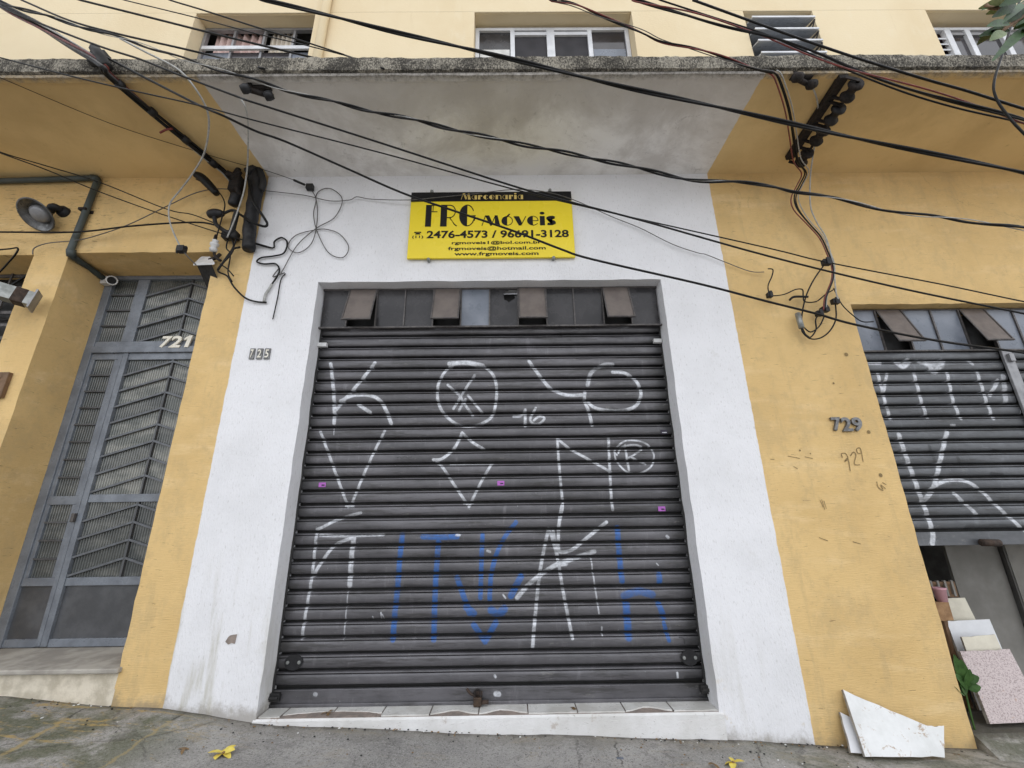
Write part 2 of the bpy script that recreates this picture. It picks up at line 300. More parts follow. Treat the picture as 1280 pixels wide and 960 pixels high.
M['numw'] = simple('cream_number_paint', (.78, .75, .66), (.70, .66, .56), .5, 0, 12)
M['numg'] = simple('cast_grey_metal', (.20, .20, .20), (.12, .12, .12), .5, .5, 30, .3, 120)
M['tile'] = simple('white_floor_tile', (.66, .655, .63), (.50, .49, .46), .35, 0, 7, .1, 60)
M['mortar'] = simple('bare_mortar', (.30, .245, .21), (.20, .17, .15), .95, 0, 14, .8, 90)
M['cracked'] = None
M['pencil'] = simple('pencil_scrawl', (.20, .14, .06), (.26, .18, .08), .9)
M['sticker'] = simple('violet_sticker', (.42, .12, .48), (.34, .09, .40), .5, 0, 30)
M['ink'] = simple('dark_ink', (.02, .015, .03), (.03, .02, .04), .6)
M['flake'] = simple('white_paint_fleck', (.75, .75, .75), (.62, .62, .60), .6)
M['iron'] = simple('brown_padlock_iron', (.05, .034, .025), (.085, .055, .035), .6, .5, 40, .6, 140)
M['marble'] = None
M['leaf'] = leaf_material('broad_leaf', (.035, .08, .02), (.02, .045, .014)); M['sprig'] = leaf_material('fresh_leaf', (.055, .12, .03), (.035, .08, .02)); M['leaf2'] = leaf_material('pale_leaf', (.14, .18, .07), (.07, .11, .03))
M['petal'] = leaf_material('yellow_petal', (.74, .62, .14), (.66, .50, .07)); M['dry'] = leaf_material('dry_leaf', (.16, .10, .05), (.26, .17, .08))
M['board'] = simple('grey_partition_board', (.30, .285, .26), (.22, .21, .19), .6, 0, 2.5)
M['wood'] = simple('raw_wood_block', (.36, .21, .10), (.25, .14, .065), .7, 0, 12, .4, 60)
M['woodd'] = simple('old_brown_wood', (.20, .115, .06), (.13, .075, .04), .7, 0, 14, .4, 60)
M['pink'] = simple('pink_plastic', (.66, .38, .42), (.60, .33, .38), .4)
M['cement'] = simple('garage_cement', (.13, .125, .118), (.09, .086, .08), .9, 0, 5, .5, 90)
def slab_mat(name, c1, c2, rust=.62):
    g = G(name)
    c = g.mix(g.ramp(g.noise(4, 5, .7), .35, .68), c1, c2)
    c = g.mix(g.ramp(g.noise(9, 7, .8, dist=.8), rust, rust+.06, 0, .8), c, (.34, .22, .12))
    g.set('Base Color', c); g.set('Roughness', .35); g.bump(g.noise(12, 4), .1, .01); return g.m
M['slab'] = slab_mat('white_stone_slab', (.72, .73, .73), (.60, .61, .60), .565); M['slab2'] = slab_mat('cream_ceramic', (.68, .64, .52), (.56, .52, .42), .66)
M['slab3'] = slab_mat('plain_white_board', (.70, .71, .73), (.62, .63, .65), .75); M['slabe'] = simple('slab_edge', (.36, .34, .30), (.22, .20, .18), .8, 0, 30)
g = G('speckled_pink_granite'); sp = g.noise(120, 3, .7)
c = g.mix(g.ramp(sp, .40, .52), (.30, .235, .23), (.53, .45, .44)); c = g.mix(g.ramp(g.noise(5, 6, .7), .6, .7, 0, .6), c, (.62, .60, .60)); c = g.mix(g.ramp(g.noise(8, 6, .8, dist=1), .62, .68, 0, .8), c, (.40, .22, .12))
g.set('Base Color', c); g.set('Roughness', .45); M['granite'] = g.m
g = G('cracked_white_paint'); n = g.noise(34, 6, .8, str_=(.7, 1, 1.6), dist=.8)
c = g.mix(g.ramp(g.noise(2.5, 5), .38, .66), (.74, .735, .73), (.62, .61, .59)); c = g.mix(g.ramp(n, .615, .66, 0, .7), c, (.22, .20, .17))
c = g.mix(g.ramp(g.noise(6, 6, .75), .60, .70, 0, .6), c, (.40, .33, .27))
g.set('Base Color', c); g.set('Roughness', .8); g.bump(g.math('ADD', n, g.noise(5, 4)), .5, .012); M['cracked'] = g.m
# ------------------------------------------------------------------ mesh builder
BASE = {}
class MB:
    def __init__(s): s.v = []; s.f = []; s.mi = []; s.cur = 0
    def add(s, vs, fs):
        o = len(s.v); s.v += [tuple(q) for q in vs]; s.f += [tuple(i+o for i in f) for f in fs]; s.mi += [s.cur]*len(fs); return s
    def box(s, x0, x1, y0, y1, z0, z1, M_=None):
        vs = [Vector((x, y, z)) for z in (z0, z1) for y in (y0, y1) for x in (x0, x1)]
        if M_: vs = [M_ @ q for q in vs]
        return s.add(vs, [(0, 2, 3, 1), (4, 5, 7, 6), (0, 1, 5, 4), (2, 6, 7, 3), (0, 4, 6, 2), (1, 3, 7, 5)])
    def prism(s, pts, off):                       # polygon (3D points) thickened by the vector off
        n = len(pts); off = Vector(off); a = [Vector(p) for p in pts]; b = [p+off for p in a]
        return s.add(a+b, [tuple(range(n))]+[tuple(range(2*n-1, n-1, -1))]+[(i, i+n, (i+1) % n+n, (i+1) % n) for i in range(n)])
    def bar(s, a, b, wd, th, nrm=(0, -1, 0)):     # flat bar from a to b, wd across, th along nrm
        a, b, n = Vector(a), Vector(b), Vector(nrm); d = (b-a).normalized(); u = d.cross(n).normalized()*wd/2
        return s.prism([a-u, b-u, b+u, a+u], n*th)
    def tube(s, pts, r, n=6, cap=True):
        pts = [Vector(p) for p in pts]; rs = r if isinstance(r, (list, tuple)) else [r]*len(pts)
        t = [(pts[min(i+1, len(pts)-1)]-pts[max(i-1, 0)]).normalized() for i in range(len(pts))]
        u = t[0].orthogonal().normalized(); vs = []
        for i, p in enumerate(pts):
            u = (u-t[i]*u.dot(t[i])); u = u.normalized() if u.length > 1e-6 else t[i].orthogonal().normalized(); v = t[i].cross(u)
            vs += [p+(u*math.cos(2*math.pi*k/n)+v*math.sin(2*math.pi*k/n))*rs[i] for k in range(n)]
        fs = [(i*n+k, i*n+(k+1) % n, (i+1)*n+(k+1) % n, (i+1)*n+k) for i in range(len(pts)-1) for k in range(n)]
        if cap: fs += [tuple(range(n-1, -1, -1)), tuple(range((len(pts)-1)*n, len(pts)*n))]
        return s.add(vs, fs)
    def lathe(s, prof, M_, n=20):                 # prof: (radius, height) along the local z of M_
        vs = [M_ @ Vector((r*math.cos(2*math.pi*k/n), r*math.sin(2*math.pi*k/n), h)) for r, h in prof for k in range(n)]
        fs = [(i*n+k, i*n+(k+1) % n, (i+1)*n+(k+1) % n, (i+1)*n+k) for i in range(len(prof)-1) for k in range(n)]
        return s.add(vs, fs)
    def build(s, name, mat, parent=None, smooth=False, bevel=0., origin=None):
        me = bpy.data.meshes.new(name); b = Vector(BASE[parent.name]) if parent else Vector((0, 0, 0))
        o_ = Vector(origin) if origin is not None else b
        me.from_pydata([tuple(Vector(q)-o_) for q in s.v], [], s.f)
        for m in (mat if isinstance(mat, (list, tuple)) else [mat]): me.materials.append(m)
        bm = bmesh.new(); bm.from_mesh(me); 
        bm.faces.ensure_lookup_table()
        for i, f in enumerate(bm.faces): f.material_index = s.mi[i]
        bmesh.ops.recalc_face_normals(bm, faces=bm.faces) if not getattr(s, 'keepn', False) else None
        bm.to_mesh(me); bm.free()
        if smooth: me.polygons.foreach_set('use_smooth', [True]*len(me.polygons))
        o = bpy.data.objects.new(name, me); COL.objects.link(o)
        if parent: o.parent = parent
        o.location = o_-b; BASE[o.name] = tuple(o_)
        if bevel:
            bv = o.modifiers.new('bevel', 'BEVEL'); bv.width = bevel; bv.segments = 2; bv.limit_method = 'ANGLE'
        return o
def tag(o, label=None, cat=None, group=None, kind=None):
    if label: o['label'] = label
    if cat: o['category'] = cat
    if group: o['group'] = group
    if kind: o['kind'] = kind
    return o
def thing(name, loc, label, cat, group=None):
    o = bpy.data.objects.new(name, None); COL.objects.link(o); o.location = loc; o.empty_display_size = .1; BASE[o.name] = tuple(loc)
    return tag(o, label, cat, group)
def spline(pts, k=6):
    p = [Vector(q) for q in pts]; out = []
    for i in range(len(p)-1):
        a, b, c, d = p[max(0, i-1)], p[i], p[i+1], p[min(len(p)-1, i+2)]
        for j in range(k):
            t = j/k; out.append(.5*((2*b)+(c-a)*t+(2*a-5*b+4*c-d)*t*t+(3*b-a-3*c+d)*t**3))
    return out+[p[-1]]
# ------------------------------------------------------------------ ground
def pavement():
    mb = MB(); xs = list(np.concatenate([[-60, -30, -15, -9], np.arange(-7, 8.01, .1), [10, 15, 30, 60]])); ys = list(np.concatenate([np.arange(-2.4, -.01, .06), [.004]]))
    vs = []; 
    for y in ys:
        for x in xs:
            near = abs(x) < 7
            n = (math.sin(x*5.1+y*3.3)*.004+math.sin(x*2.3-y*6.1)*.005+rng.uniform(-.0025, .0025)) if near else 0
            vs.append((x, y, gnd(x, y)+n))
    w_ = len(xs)
    mb.add(vs, [(j*w_+i, j*w_+i+1, (j+1)*w_+i+1, (j+1)*w_+i) for j in range(len(ys)-1) for i in range(w_-1)])
    tag(mb.build('pavement', M['ground'], smooth=True), kind='structure')
    k = MB(); r = MB()
    for a, b in zip(GX[:-1], GX[1:]):
        za, zb = gnd(a, -2.4), gnd(b, -2.4)
        k.add([(a, -2.4, za-.001), (b, -2.4, zb-.001), (b, -2.56, zb-.001), (a, -2.56, za-.001), (a, -2.56, za-.15), (b, -2.56, zb-.15)], [(0, 1, 2, 3), (3, 2, 5, 4)])
        r.add([(a, -2.56, za-.14), (b, -2.56, zb-.14), (b, -60, zb-.14), (a, -60, za-.14)], [(0, 1, 2, 3)])
    tag(k.build('kerb', M['kerb']), kind='structure'); tag(r.build('road', M['bounce_road']), kind='structure')
pavement()
# ------------------------------------------------------------------ the building
B = thing('building', (0, 0, 0), 'yellow two storey building with a white painted shopfront under a stained concrete canopy', 'building')
def cuts(vals, step):
    vals = sorted(set(vals)); out = []
    for a, b in zip(vals[:-1], vals[1:]):
        n = max(1, int(round((b-a)/step))); out += [a+(b-a)*i/n for i in range(n)]
    return out+[vals[-1]]
def facade(mb, xs, zs, hole, y, depth, jit=.0):
    jx = {}; 
    def vert(i, j, dy=0.):
        x, z = xs[i], zs[j]
        k = (i, j)
        if k not in jx:
            sol = [hole((xs[min(max(a, 0), len(xs)-2)]+xs[min(max(a, 0), len(xs)-2)+1])/2, (zs[min(max(b, 0), len(zs)-2)]+zs[min(max(b, 0), len(zs)-2)+1])/2) for a in (i-1, i) for b in (j-1, j)]
            edge = any(sol) and not all(sol)
            jx[k] = (rng.uniform(-jit, jit), rng.uniform(-jit, jit)) if edge and jit else (0, 0)
        return (x+jx[k][0], y+dy, z+jx[k][1])
    idx = {}; vs = []; fs = []
    def vid(i, j, dy=0.):
        k = (i, j, dy)
        if k not in idx: idx[k] = len(vs); vs.append(vert(i, j, dy))
        return idx[k]
    nx, nz = len(xs)-1, len(zs)-1
    hm = [[hole((xs[i]+xs[i+1])/2, (zs[j]+zs[j+1])/2) for j in range(nz)] for i in range(nx)]
    for i in range(nx):
        for j in range(nz):
            if not hm[i][j]: fs.append((vid(i, j), vid(i+1, j), vid(i+1, j+1), vid(i, j+1)))
            else:
                d = depth(hm[i][j])
                if i > 0 and not hm[i-1][j]: fs.append((vid(i, j), vid(i, j+1), vid(i, j+1, d), vid(i, j, d)))
                if i < nx-1 and not hm[i+1][j]: fs.append((vid(i+1, j), vid(i+1, j, d), vid(i+1, j+1, d), vid(i+1, j+1)))
                if j > 0 and not hm[i][j-1]: fs.append((vid(i, j), vid(i, j, d), vid(i+1, j, d), vid(i+1, j)))
                if j < nz-1 and not hm[i][j+1]: fs.append((vid(i, j+1), vid(i+1, j+1), vid(i+1, j+1, d), vid(i, j+1, d)))
    mb.add(vs, fs); mb.keepn = True
LOW = [('farwin', -6.3, -4.262, zc(-.2), zc(2.318), .42), ('door', -3.95, -2.634, -.6, zc(2.335), .42), ('main', -1.671, 1.36, zc(-1.262), zc(2.012), .26), ('garage', 2.985, 6.6, -.6, zc(1.744), .3)]
def low_hole(x, z):
    for n, a, b, c, d, dp in LOW:
        if a < x < b and c < z < d: return n
    return None
xs = cuts([-8, 8.5, XL, XR]+[v for h in LOW for v in h[1:3]], .11); zs = cuts([-1, zc(3.172)]+[v for h in LOW for v in h[3:5]], .11)
mb = MB(); facade(mb, xs, zs, low_hole, 0., lambda n: [h[5] for h in LOW if h[0] == n][0], .004)
wall = mb.build('wall', M['wall'], B)
UW = [('a', -3.475, -2.135, zc(4.25), zc(5.475), .2), ('b', -.345, 1.435, zc(4.25), zc(5.475), .2), ('c', 2.705, 3.498, zc(4.25), zc(5.475), .2), ('d', 4.80, 6.3, zc(4.25), zc(5.475), .2)]
def up_hole(x, z):
    for n, a, b, c, d, dp in UW:
        if a < x < b and c < z < d: return n
    return None
mb = MB(); facade(mb, cuts([-8, 8.5]+[v for h in UW for v in h[1:3]], .3), cuts([zc(3.2), zc(4.25), zc(5.475), zc(5.481)], .3), up_hole, 0., lambda n: .2, .002)
facade(mb, cuts([-8, 8.5], .5), cuts([zc(5.483), zc(8.5)], .5), lambda x, z: None, 0., lambda n: .2)
mb.add([(-8, .02, zc(5.47)), (8.5, .02, zc(5.47)), (8.5, .02, zc(5.49)), (-8, .02, zc(5.49))], [(0, 1, 2, 3)])
mb.build('upper_wall', M['upper'], B)
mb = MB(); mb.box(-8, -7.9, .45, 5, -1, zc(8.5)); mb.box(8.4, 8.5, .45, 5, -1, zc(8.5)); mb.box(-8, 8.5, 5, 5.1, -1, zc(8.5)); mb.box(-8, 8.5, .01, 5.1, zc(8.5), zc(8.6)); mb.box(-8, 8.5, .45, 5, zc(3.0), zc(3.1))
mb.build('light_block_shell', M['void'], B)  # unseen back, sides and roof, added to keep light out of the rooms
# canopy: soffit, drip lip and pebble-dashed fascia
cx = cuts([-8, 8.5], .16)
mb = MB(); mb.keepn = True
prof = [(0.0, zc(3.172)), (-.5, zc(3.174)), (-.935, zc(3.172)), (-.94, zc(3.158)), (-.985, zc(3.158)), (-.988, zc(3.178))]
n = len(prof); vs = []
for x in cx:
    for k, (y, z) in enumerate(prof): vs.append((x, y, z+(rng.uniform(-.004, .004) if k in (3, 4) else 0)))
mb.add(vs, [(i*n+k+1, (i+1)*n+k+1, (i+1)*n+k, i*n+k) for i in range(len(cx)-1) for k in range(n-1)])
can = mb.build('canopy', M['soffit'], B)
mb = MB(); mb.keepn = True; fx = cuts([-8, 8.5], .035); pf = [(-.988, zc(3.18)), (-1.008, zc(3.186)), (-1.012, zc(3.23)), (-1.012, zc(3.275)), (-1.008, zc(3.31)), (-.98, zc(3.322)), (-.5, zc(3.33)), (0, zc(3.335))]
n = len(pf); vs = []
for x in fx:
    for k, (y, z) in enumerate(pf): a = .0032 if 0 < k < 6 else 0; vs.append((x, y+rng.uniform(-a, a), z+rng.uniform(-a, a)+(.006*math.sin(x*3.1) if k in (4, 5) else 0)))
mb.add(vs, [(i*n+k+1, (i+1)*n+k+1, (i+1)*n+k, i*n+k) for i in range(len(fx)-1) for k in range(n-1)])
mb.build('fascia', M['fascia'], can)
# downpipe on the upper wall
mb = MB(); mb.tube([(-2.0, -.05, zc(3.34)), (-2.0, -.05, zc(8))], .047, 14)
mb.build('downpipe', M['upper'], B, True)
# ------------------------------------------------------------------ upper windows
def rect_frame(mb, x0, x1, z0, z1, y0, y1, t):
    mb.box(x0, x0+t, y0, y1, z0, z1); mb.box(x1-t, x1, y0, y1, z0, z1); mb.box(x0+t, x1-t, y0, y1, z0, z0+t); mb.box(x0+t, x1-t, y0, y1, z1-t, z1)
def curtain(parent, name, x0, x1, z0, z1, y, mat, waves=9):
    mb = MB(); n = 40; vs = []
    for i in range(n+1):
        x = x0+(x1-x0)*i/n; yy = y+.025*math.sin(i/n*waves*2*math.pi)+.008*math.sin(i*1.7); vs += [(x, yy, z0), (x, yy, z1)]
    mb.add(vs, [(2*i, 2*i+2, 2*i+3, 2*i+1) for i in range(n)]); return mb.build(name, mat, parent, True)
zt, zb = zc(5.472), zc(4.26)
# left: dark sliding window with a white rail, curtains behind
x0, x1 = -3.472, -2.138
mb = MB(); rect_frame(mb, x0, x1, zb, zt, .15, .19, .035)
for px in (293.5, 331, 368): X = P(px, 48, .17).x; mb.box(X-.012, X+.012, .155, .188, zb+.035, zt-.035)
wn = mb.build('window', M['alu2'], B); tag(wn, 'old sliding window with pink curtains and a white rail')
zr = P(330, 61, .15).z; mb = MB(); mb.box(x0+.036, x1-.036, .128, .15, zr-.03, zr+.02); mb.build('rail', M['alu'], wn)
for a, b in zip([x0+.03]+[P(q, 48, .17).x for q in (293.5, 331, 368)], [P(q, 48, .17).x for q in (293.5, 331, 368)]+[x1-.03]):
    mb = MB(); mb.box(a+.012, b-.012, .185, .189, zr+.02, zt-.2); curt = None
    mb = MB(); mb.box(a+.012, b-.012, .172, .176, zb+.04, zr-.03); mb.build('pane', M['tintb'] if b < -3.1 or a > -2.45 else M['glass'], wn)  # outer panes: blue reflection put into the glass colour
curtain(wn, 'curtain', x0+.08, x0+.62, zb, zt+.02, .235, M['curtain'], 6); curtain(wn, 'curtain', x0+.72, x0+.98, zb, zt+.02, .235, M['curtain2'], 5)
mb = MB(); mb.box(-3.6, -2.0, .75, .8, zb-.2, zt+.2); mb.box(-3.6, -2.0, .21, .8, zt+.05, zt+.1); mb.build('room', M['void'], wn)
# middle: white aluminium window
x0, x1 = -.342, 1.432; mb = MB(); rect_frame(mb, x0, x1, zb, zt-.03, .14, .19, .045)
posts = [P(q, 50, .16).x for q in (640.6, 688, 737)]
for k, X in enumerate(posts): mb.box(X-(.025 if k != 1 else .045), X+(.025 if k != 1 else .045), .138, .188, zb+.045, zt-.075)
wn = mb.build('window', M['alu'], B, bevel=.003); tag(wn, 'white aluminium window with two dark sashes between side panes')
mb = MB(); mb.box(posts[0]+.025, posts[2]-.025, .142, .18, zt-.15, zt-.10); mb.build('sash_rail', M['alu'], wn)
for a, b, m in ((x0+.045, posts[0]-.025, 'tint'), (posts[0]+.025, posts[1]-.045, 'mesh'), (posts[1]+.045, posts[2]-.025, 'mesh'), (posts[2]+.025, x1-.045, 'glass')):
    mb = MB(); mb.box(a, b, .165, .17, zb+.045, zt-.076); mb.build('pane', M[m], wn)
    if m != 'mesh':
        zl = P(640, 62, .16).z; mb = MB(); mb.box(a+.01, b-.01, .160, .1645, zb+.05, zl); mb.build('reflection_sheet', M['tile'] if a < 0 else M['tintb'], wn)  # pale sheet painted as the reflection low in each side pane
# third: big louvre blades pushed out
mb = MB(); x0, x1 = 2.71, 3.492; rect_frame(mb, x0, x1, zb, zt-.01, .15, .19, .03); wn = mb.build('window', M['alu2'], B); tag(wn, 'louvre window with wide grey blades pushed open')
mb = MB(); mb.box(x0+.03, x1-.03, .192, .198, zb, zt); mb.build('backing', M['void'], wn)
for k, zf in enumerate([zc(5.235), zc(5.05), zc(4.872), zc(4.69), zc(4.51)]):
    A = Vector((0, -.08, zf)); Bk = Vector((0, .135, zf+.115)); mb = MB(); t = Vector((0, .008, -.010))
    mb.prism([(x0+.012, A.y, A.z), (x1-.075, A.y, A.z), (x1-.075, Bk.y, Bk.z), (x0+.012, Bk.y, Bk.z)], t); lv = mb.build('louvre_blade', M['louvre'], wn)
    mb = MB(); mb.box(x0+.010, x1-.073, A.y-.012, A.y-.002, A.z-.012, A.z+.010); mb.build('blade_edge', M['alu'], wn)
    mb = MB(); mb.bar((x1-.06, -.06, zf), (x1-.06, .135, zf+.05), .02, .01, (1, 0, 0)); mb.bar((x1-.058, -.05, zf-.0), (x1-.058, .03, zf-.075), .018, .008, (1, 0, 0)); mb.build('stay', M['bar'], wn)
# right: white window with a slatted shutter at its side
x0, x1 = 4.803, 6.297; mb = MB(); rect_frame(mb, x0, x1, zb, zt-.06, .14, .19, .04)
xp = [P(q, 55, .16).x for q in (1188, 1213, 1257)]
for X, t in zip(xp, (.035, .03, .03)): mb.box(X-t, X+t, .135, .188, zb+.04, zt-.10)
wn = mb.build('window', M['alu'], B, bevel=.003); tag(wn, 'white window with a slatted shutter beside two dark panes')
mb = MB(); mb.box(xp[0]+.035, x1-.04, .15, .18, zt-.17, zt-.13); mb.build('sash_rail', M['alu2'], wn)
for k in range(11):
    z = zb+.08+k*.09
    if z < zt-.14: mb = MB(); mb.prism([(x0+.04, .145, z), (xp[0]-.035, .145, z), (xp[0]-.035, .18, z+.06), (x0+.04, .18, z+.06)], (0, .004, -.012)); mb.build('slat', M['alu'], wn)
for a, b in ((xp[0]+.035, xp[1]-.03), (xp[1]+.03, xp[2]-.03), (xp[2]+.03, x1-.04)):
    mb = MB(); mb.box(a, b, .168, .173, zb+.04, zt-.171); mb.build('pane', M['glass'], wn)
mb = MB(); mb.box(x0, x1, .21, .22, zb-.1, zt); mb.build('backing', M['purple'], wn)
# ------------------------------------------------------------------ main roller shutter
Z0, Z1, PIT = zc(-1.217), zc(1.64), .1027
SXL, SXR = -1.70, 1.39
A_ = (380, 430, 4.175); B_ = (600, 430, 4.172); C_ = (350, 630, 3.841); D_ = (600, 630, 3.84); YS = .172
wh = strokes(*A_, YS, [[(140, 105), (148, 180), (155, 250), (160, 350), (158, 415)], [(370, 100), (300, 190), (240, 260), (205, 300), (170, 345)], [(190, 300), (260, 270), (350, 272), (400, 300), (430, 350), (455, 415)], [(285, 318), (345, 358)],
    ([(158, 430), (157, 475)], .009, .8), ([(88, 460), (150, 630), (230, 850)], .026), ([(422, 455), (340, 620), (245, 845)], .026), ([(222, 845), (255, 846)], .03),
    ([(760, 105), (850, 100), (930, 115)], .05, 1), ([(760, 105), (850, 100), (930, 115), (990, 170), (1005, 260), (985, 370), (930, 415), (850, 432), (780, 410), (720, 350), (697, 280), (705, 200), (750, 130), (800, 100)], .03),
    ([(750, 215), (810, 270), (835, 310), (880, 375)], .026), ([(890, 165), (840, 240), (780, 340)], .026), ([(855, 270), (930, 360)], .024), ([(842, 290), (808, 350)], .026),
    ([(675, 605), (720, 600), (780, 550), (810, 500), (825, 465)], .03), ([(825, 465), (880, 515), (938, 550)], .028), ([(690, 620), (720, 640), (780, 730), (850, 835)], .026), ([(980, 625), (930, 710), (860, 850)], .026), ([(765, 628), (985, 625)], .02), ([(835, 830), (880, 828)], .03)], .036)
wh += strokes(*B_, YS, [([(255, 92), (320, 180), (370, 235), (450, 268), (530, 268)], .036), ([(545, 255), (545, 300), (565, 350), (583, 425)], .033), ([(690, 148), (760, 155), (815, 200), (838, 260), (815, 320), (760, 345), (680, 348), (600, 335), (555, 300)], .034), ([(560, 215), (580, 150), (640, 112), (690, 108)], .042, .8),
    ([(175, 380), (215, 375), (235, 345)], .026), ([(235, 345), (235, 430)], .03), ([(290, 335), (262, 390), (275, 415), (310, 415), (335, 390), (310, 378), (280, 400)], .024),
    ([(402, 492), (412, 640), (425, 780), (430, 850), (410, 945)], .026), ([(402, 495), (470, 550), (560, 600), (680, 668)], .026), ([(668, 488), (675, 650), (682, 780), (690, 865)], .026),
    ([(712, 580), (700, 560), (740, 515), (800, 505), (870, 525), (905, 580), (890, 640), (830, 675), (760, 665), (710, 610), (700, 560)], .017), ([(755, 530), (765, 600), (775, 660)], .022), ([(720, 570), (740, 538), (810, 528), (845, 545), (800, 580), (770, 595)], .018), ([(785, 590), (860, 628)], .02)], .034)
wh += strokes(*C_, YS, [([(388, 42), (280, 75), (205, 112), (178, 122)], .028), ([(180, 125), (170, 200), (155, 340), (125, 520), (105, 645)], .027), ([(195, 150), (300, 153), (497, 148)], .027), ([(350, 162), (270, 195), (210, 265), (160, 345)], .03), ([(355, 165), (345, 240), (335, 390)], .045, .9),
    ([(330, 390), (318, 520), (305, 655)], .011, .7), ([(445, 540), (448, 552)], .01), ([(485, 520), (488, 555)], .012), ([(492, 530), (500, 552)], .01)], .03)
wh += strokes(*D_, YS, [([(393, 8), (378, 100), (375, 200), (385, 230), (440, 220), (510, 165), (605, 88)], .032), ([(328, 120), (300, 250), (280, 380), (262, 560), (252, 685)], .031), ([(330, 120), (350, 180), (375, 280), (400, 430), (443, 645)], .029), ([(350, 130), (372, 260)], .03), ([(547, 228), (440, 265), (350, 300), (240, 380), (178, 450)], .04), ([(410, 285), (370, 290)], .045),
    ([(530, 250), (545, 360), (570, 525)], .014, .9), ([(583, 590), (586, 632)], .012, .8), ([(633, 10), (636, 28)], .028), ([(75, 910), (90, 912)], .04), ([(945, 810), (948, 832)], .018), ([(70, 822), (74, 830)], .02), ([(895, 155), (902, 162)], .026), ([(110, 435), (122, 452)], .014), ([(845, 285), (855, 295)], .01)], .03)
wh += strokes(*C_, YS, [([(847, 150), (862, 150)], .022), ([(995, 225), (1008, 230)], .022, .7), ([(168, 912), (174, 914)], .03, .6)], .03)
bl = strokes(*C_, YS, [[(587, 150), (578, 240)], [(575, 260), (565, 400), (552, 520), (542, 650)], [(685, 157), (770, 160), (850, 157)], [(762, 165), (752, 300), (745, 420), (738, 650)], ([(972, 150), (968, 240), (962, 450)], .036), ([(1030, 270), (1012, 350), (1006, 460)], .036), [(850, 355), (880, 440), (910, 525)], [(930, 580), (985, 660)], ([(895, 495), (930, 525)], .05)], .042)
bl += strokes(*D_, YS, [([(172, 88), (112, 170), (65, 280), (48, 400), (45, 460)], .034), ([(195, 350), (148, 440)], .05), ([(55, 510), (85, 530), (115, 505)], .06), [(75, 570), (30, 650)], [(658, 115), (665, 220), (680, 370)], ([(700, 480), (712, 640)], .055), ([(690, 440), (760, 420), (825, 435)], .055, .8), [(858, 340), (860, 375)], [(855, 480), (880, 540)], ([(880, 570), (905, 655)], .03)], .044)
bl = [(p_, w_*1.18, a_) for p_, w_, a_ in bl]
gr = strokes(*C_, YS, [([(600, 392), (760, 398)], .03, .5), ([(560, 320), (960, 325)], .02, .5)], .03) + strokes(*D_, YS, [([(955, 640), (975, 645), (980, 668)], .012), ([(160, 470), (700, 468)], .018, .5), ([(965, 730), (1050, 780)], .05, .5), ([(1000, 850), (1090, 850)], .09, .7)], .03)
gr += strokes(*A_, YS, [([(487, 595), (500, 590), (510, 597), (525, 590), (545, 596), (562, 590)], .006, .8)], .03)
msk = make_mask('shutter_paint_mask', SXL, SXR, Z0, Z1, 420, {0: wh, 1: bl, 2: gr})
M['shutter'] = shutter_material('grey_roller_steel', msk, SXL, SXR, Z0, Z1, (.132, .128, .138), (.084, .082, .088), (-1.68, 1.37))
PROF = [(.036, 0), (.004, -.001), (-.0065, -.003), (-.0115, -.008), (-.012, -.0115), (-.008, -.0142), (.014, -.0145), (.014, -.0182), (-.007, -.0185), (-.0115, -.023), (-.0128, -.036), (-.0128, -.052), (-.0108, -.066), (-.0072, -.0775), (-.001, -.083), (.014, -.0842), (.040, -.0845)]
def slat_mesh(name, x0, x1, prof, mat, nseg=6):
    mb = MB(); vs = []; n = len(prof)
    for i in range(nseg+1):
        x = x0+(x1-x0)*i/nseg; dz, dy = rng.uniform(-.0012, .0012), rng.uniform(-.0016, .0016)
        for q, (y, z) in enumerate(prof): vs.append((x, y+(dy if 8 < q < 14 else 0)+(rng.uniform(-.0011, .0011) if 8 < q < 14 else 0), z+dz*.6))
    mb.add(vs, [(i*n+k, (i+1)*n+k, (i+1)*n+k+1, i*n+k+1) for i in range(nseg) for k in range(n-1)])
    me = bpy.data.meshes.new(name); me.from_pydata(vs, [], mb.f); me.materials.append(mat)
    sm = [not (abs(prof[k][0]-prof[k+1][0]) > .0125) for i in range(nseg) for k in range(n-1)]; me.polygons.foreach_set('use_smooth', sm); return me
def add_obj(name, me, parent, loc, rot=(0, 0, 0)):
    o = bpy.data.objects.new(name, me); COL.objects.link(o); o.parent = parent; o.location = loc; o.rotation_euler = rot; BASE[o.name] = tuple(loc); return o
mb = MB(); mb.box(SXL, SXR, .224, .228, Z0+.01, zc(2.0))  # black sheet behind the slats, stands in for shade in the gaps
rs = mb.build('roller_shutter', M['dark'], B); tag(rs, 'closed grey roller shutter covered in white and blue graffiti')
mes = [slat_mesh('slat', SXL, SXR, PROF, M['shutter'], 10) for q in range(5)]
ztop = zc(1.466)+.09
k = 0
ZS = []
z = zc(1.661)
while z-PIT > Z0+.075: ZS.append(z); z -= PIT
for q, z in enumerate(ZS): add_obj('slat', mes[(q*3) % 5], rs, (0, .18+rng.uniform(-.0012, .0012), z), (rng.uniform(-.02, .02), rng.uniform(-.0004, .0004), 0))
zlast = ZS[-1]-PIT
mb = MB(); n = 6
mb.box(SXL, SXR, .168, .195, Z0, zlast-.004); mb.box(SXL, SXR, .150, .168, Z0, Z0+.022); mb.build('bottom_bar', M['shutter'], rs, bevel=.004)
for x0, x1 in ((-1.72, -1.655), (1.345, 1.41)):
    mb = MB(); mb.box(x0, x1, .150 if 0 else .163, .168 if 0 else .166, Z0, Z1+.3); mb.build('guide_rail', M['dark'], rs)
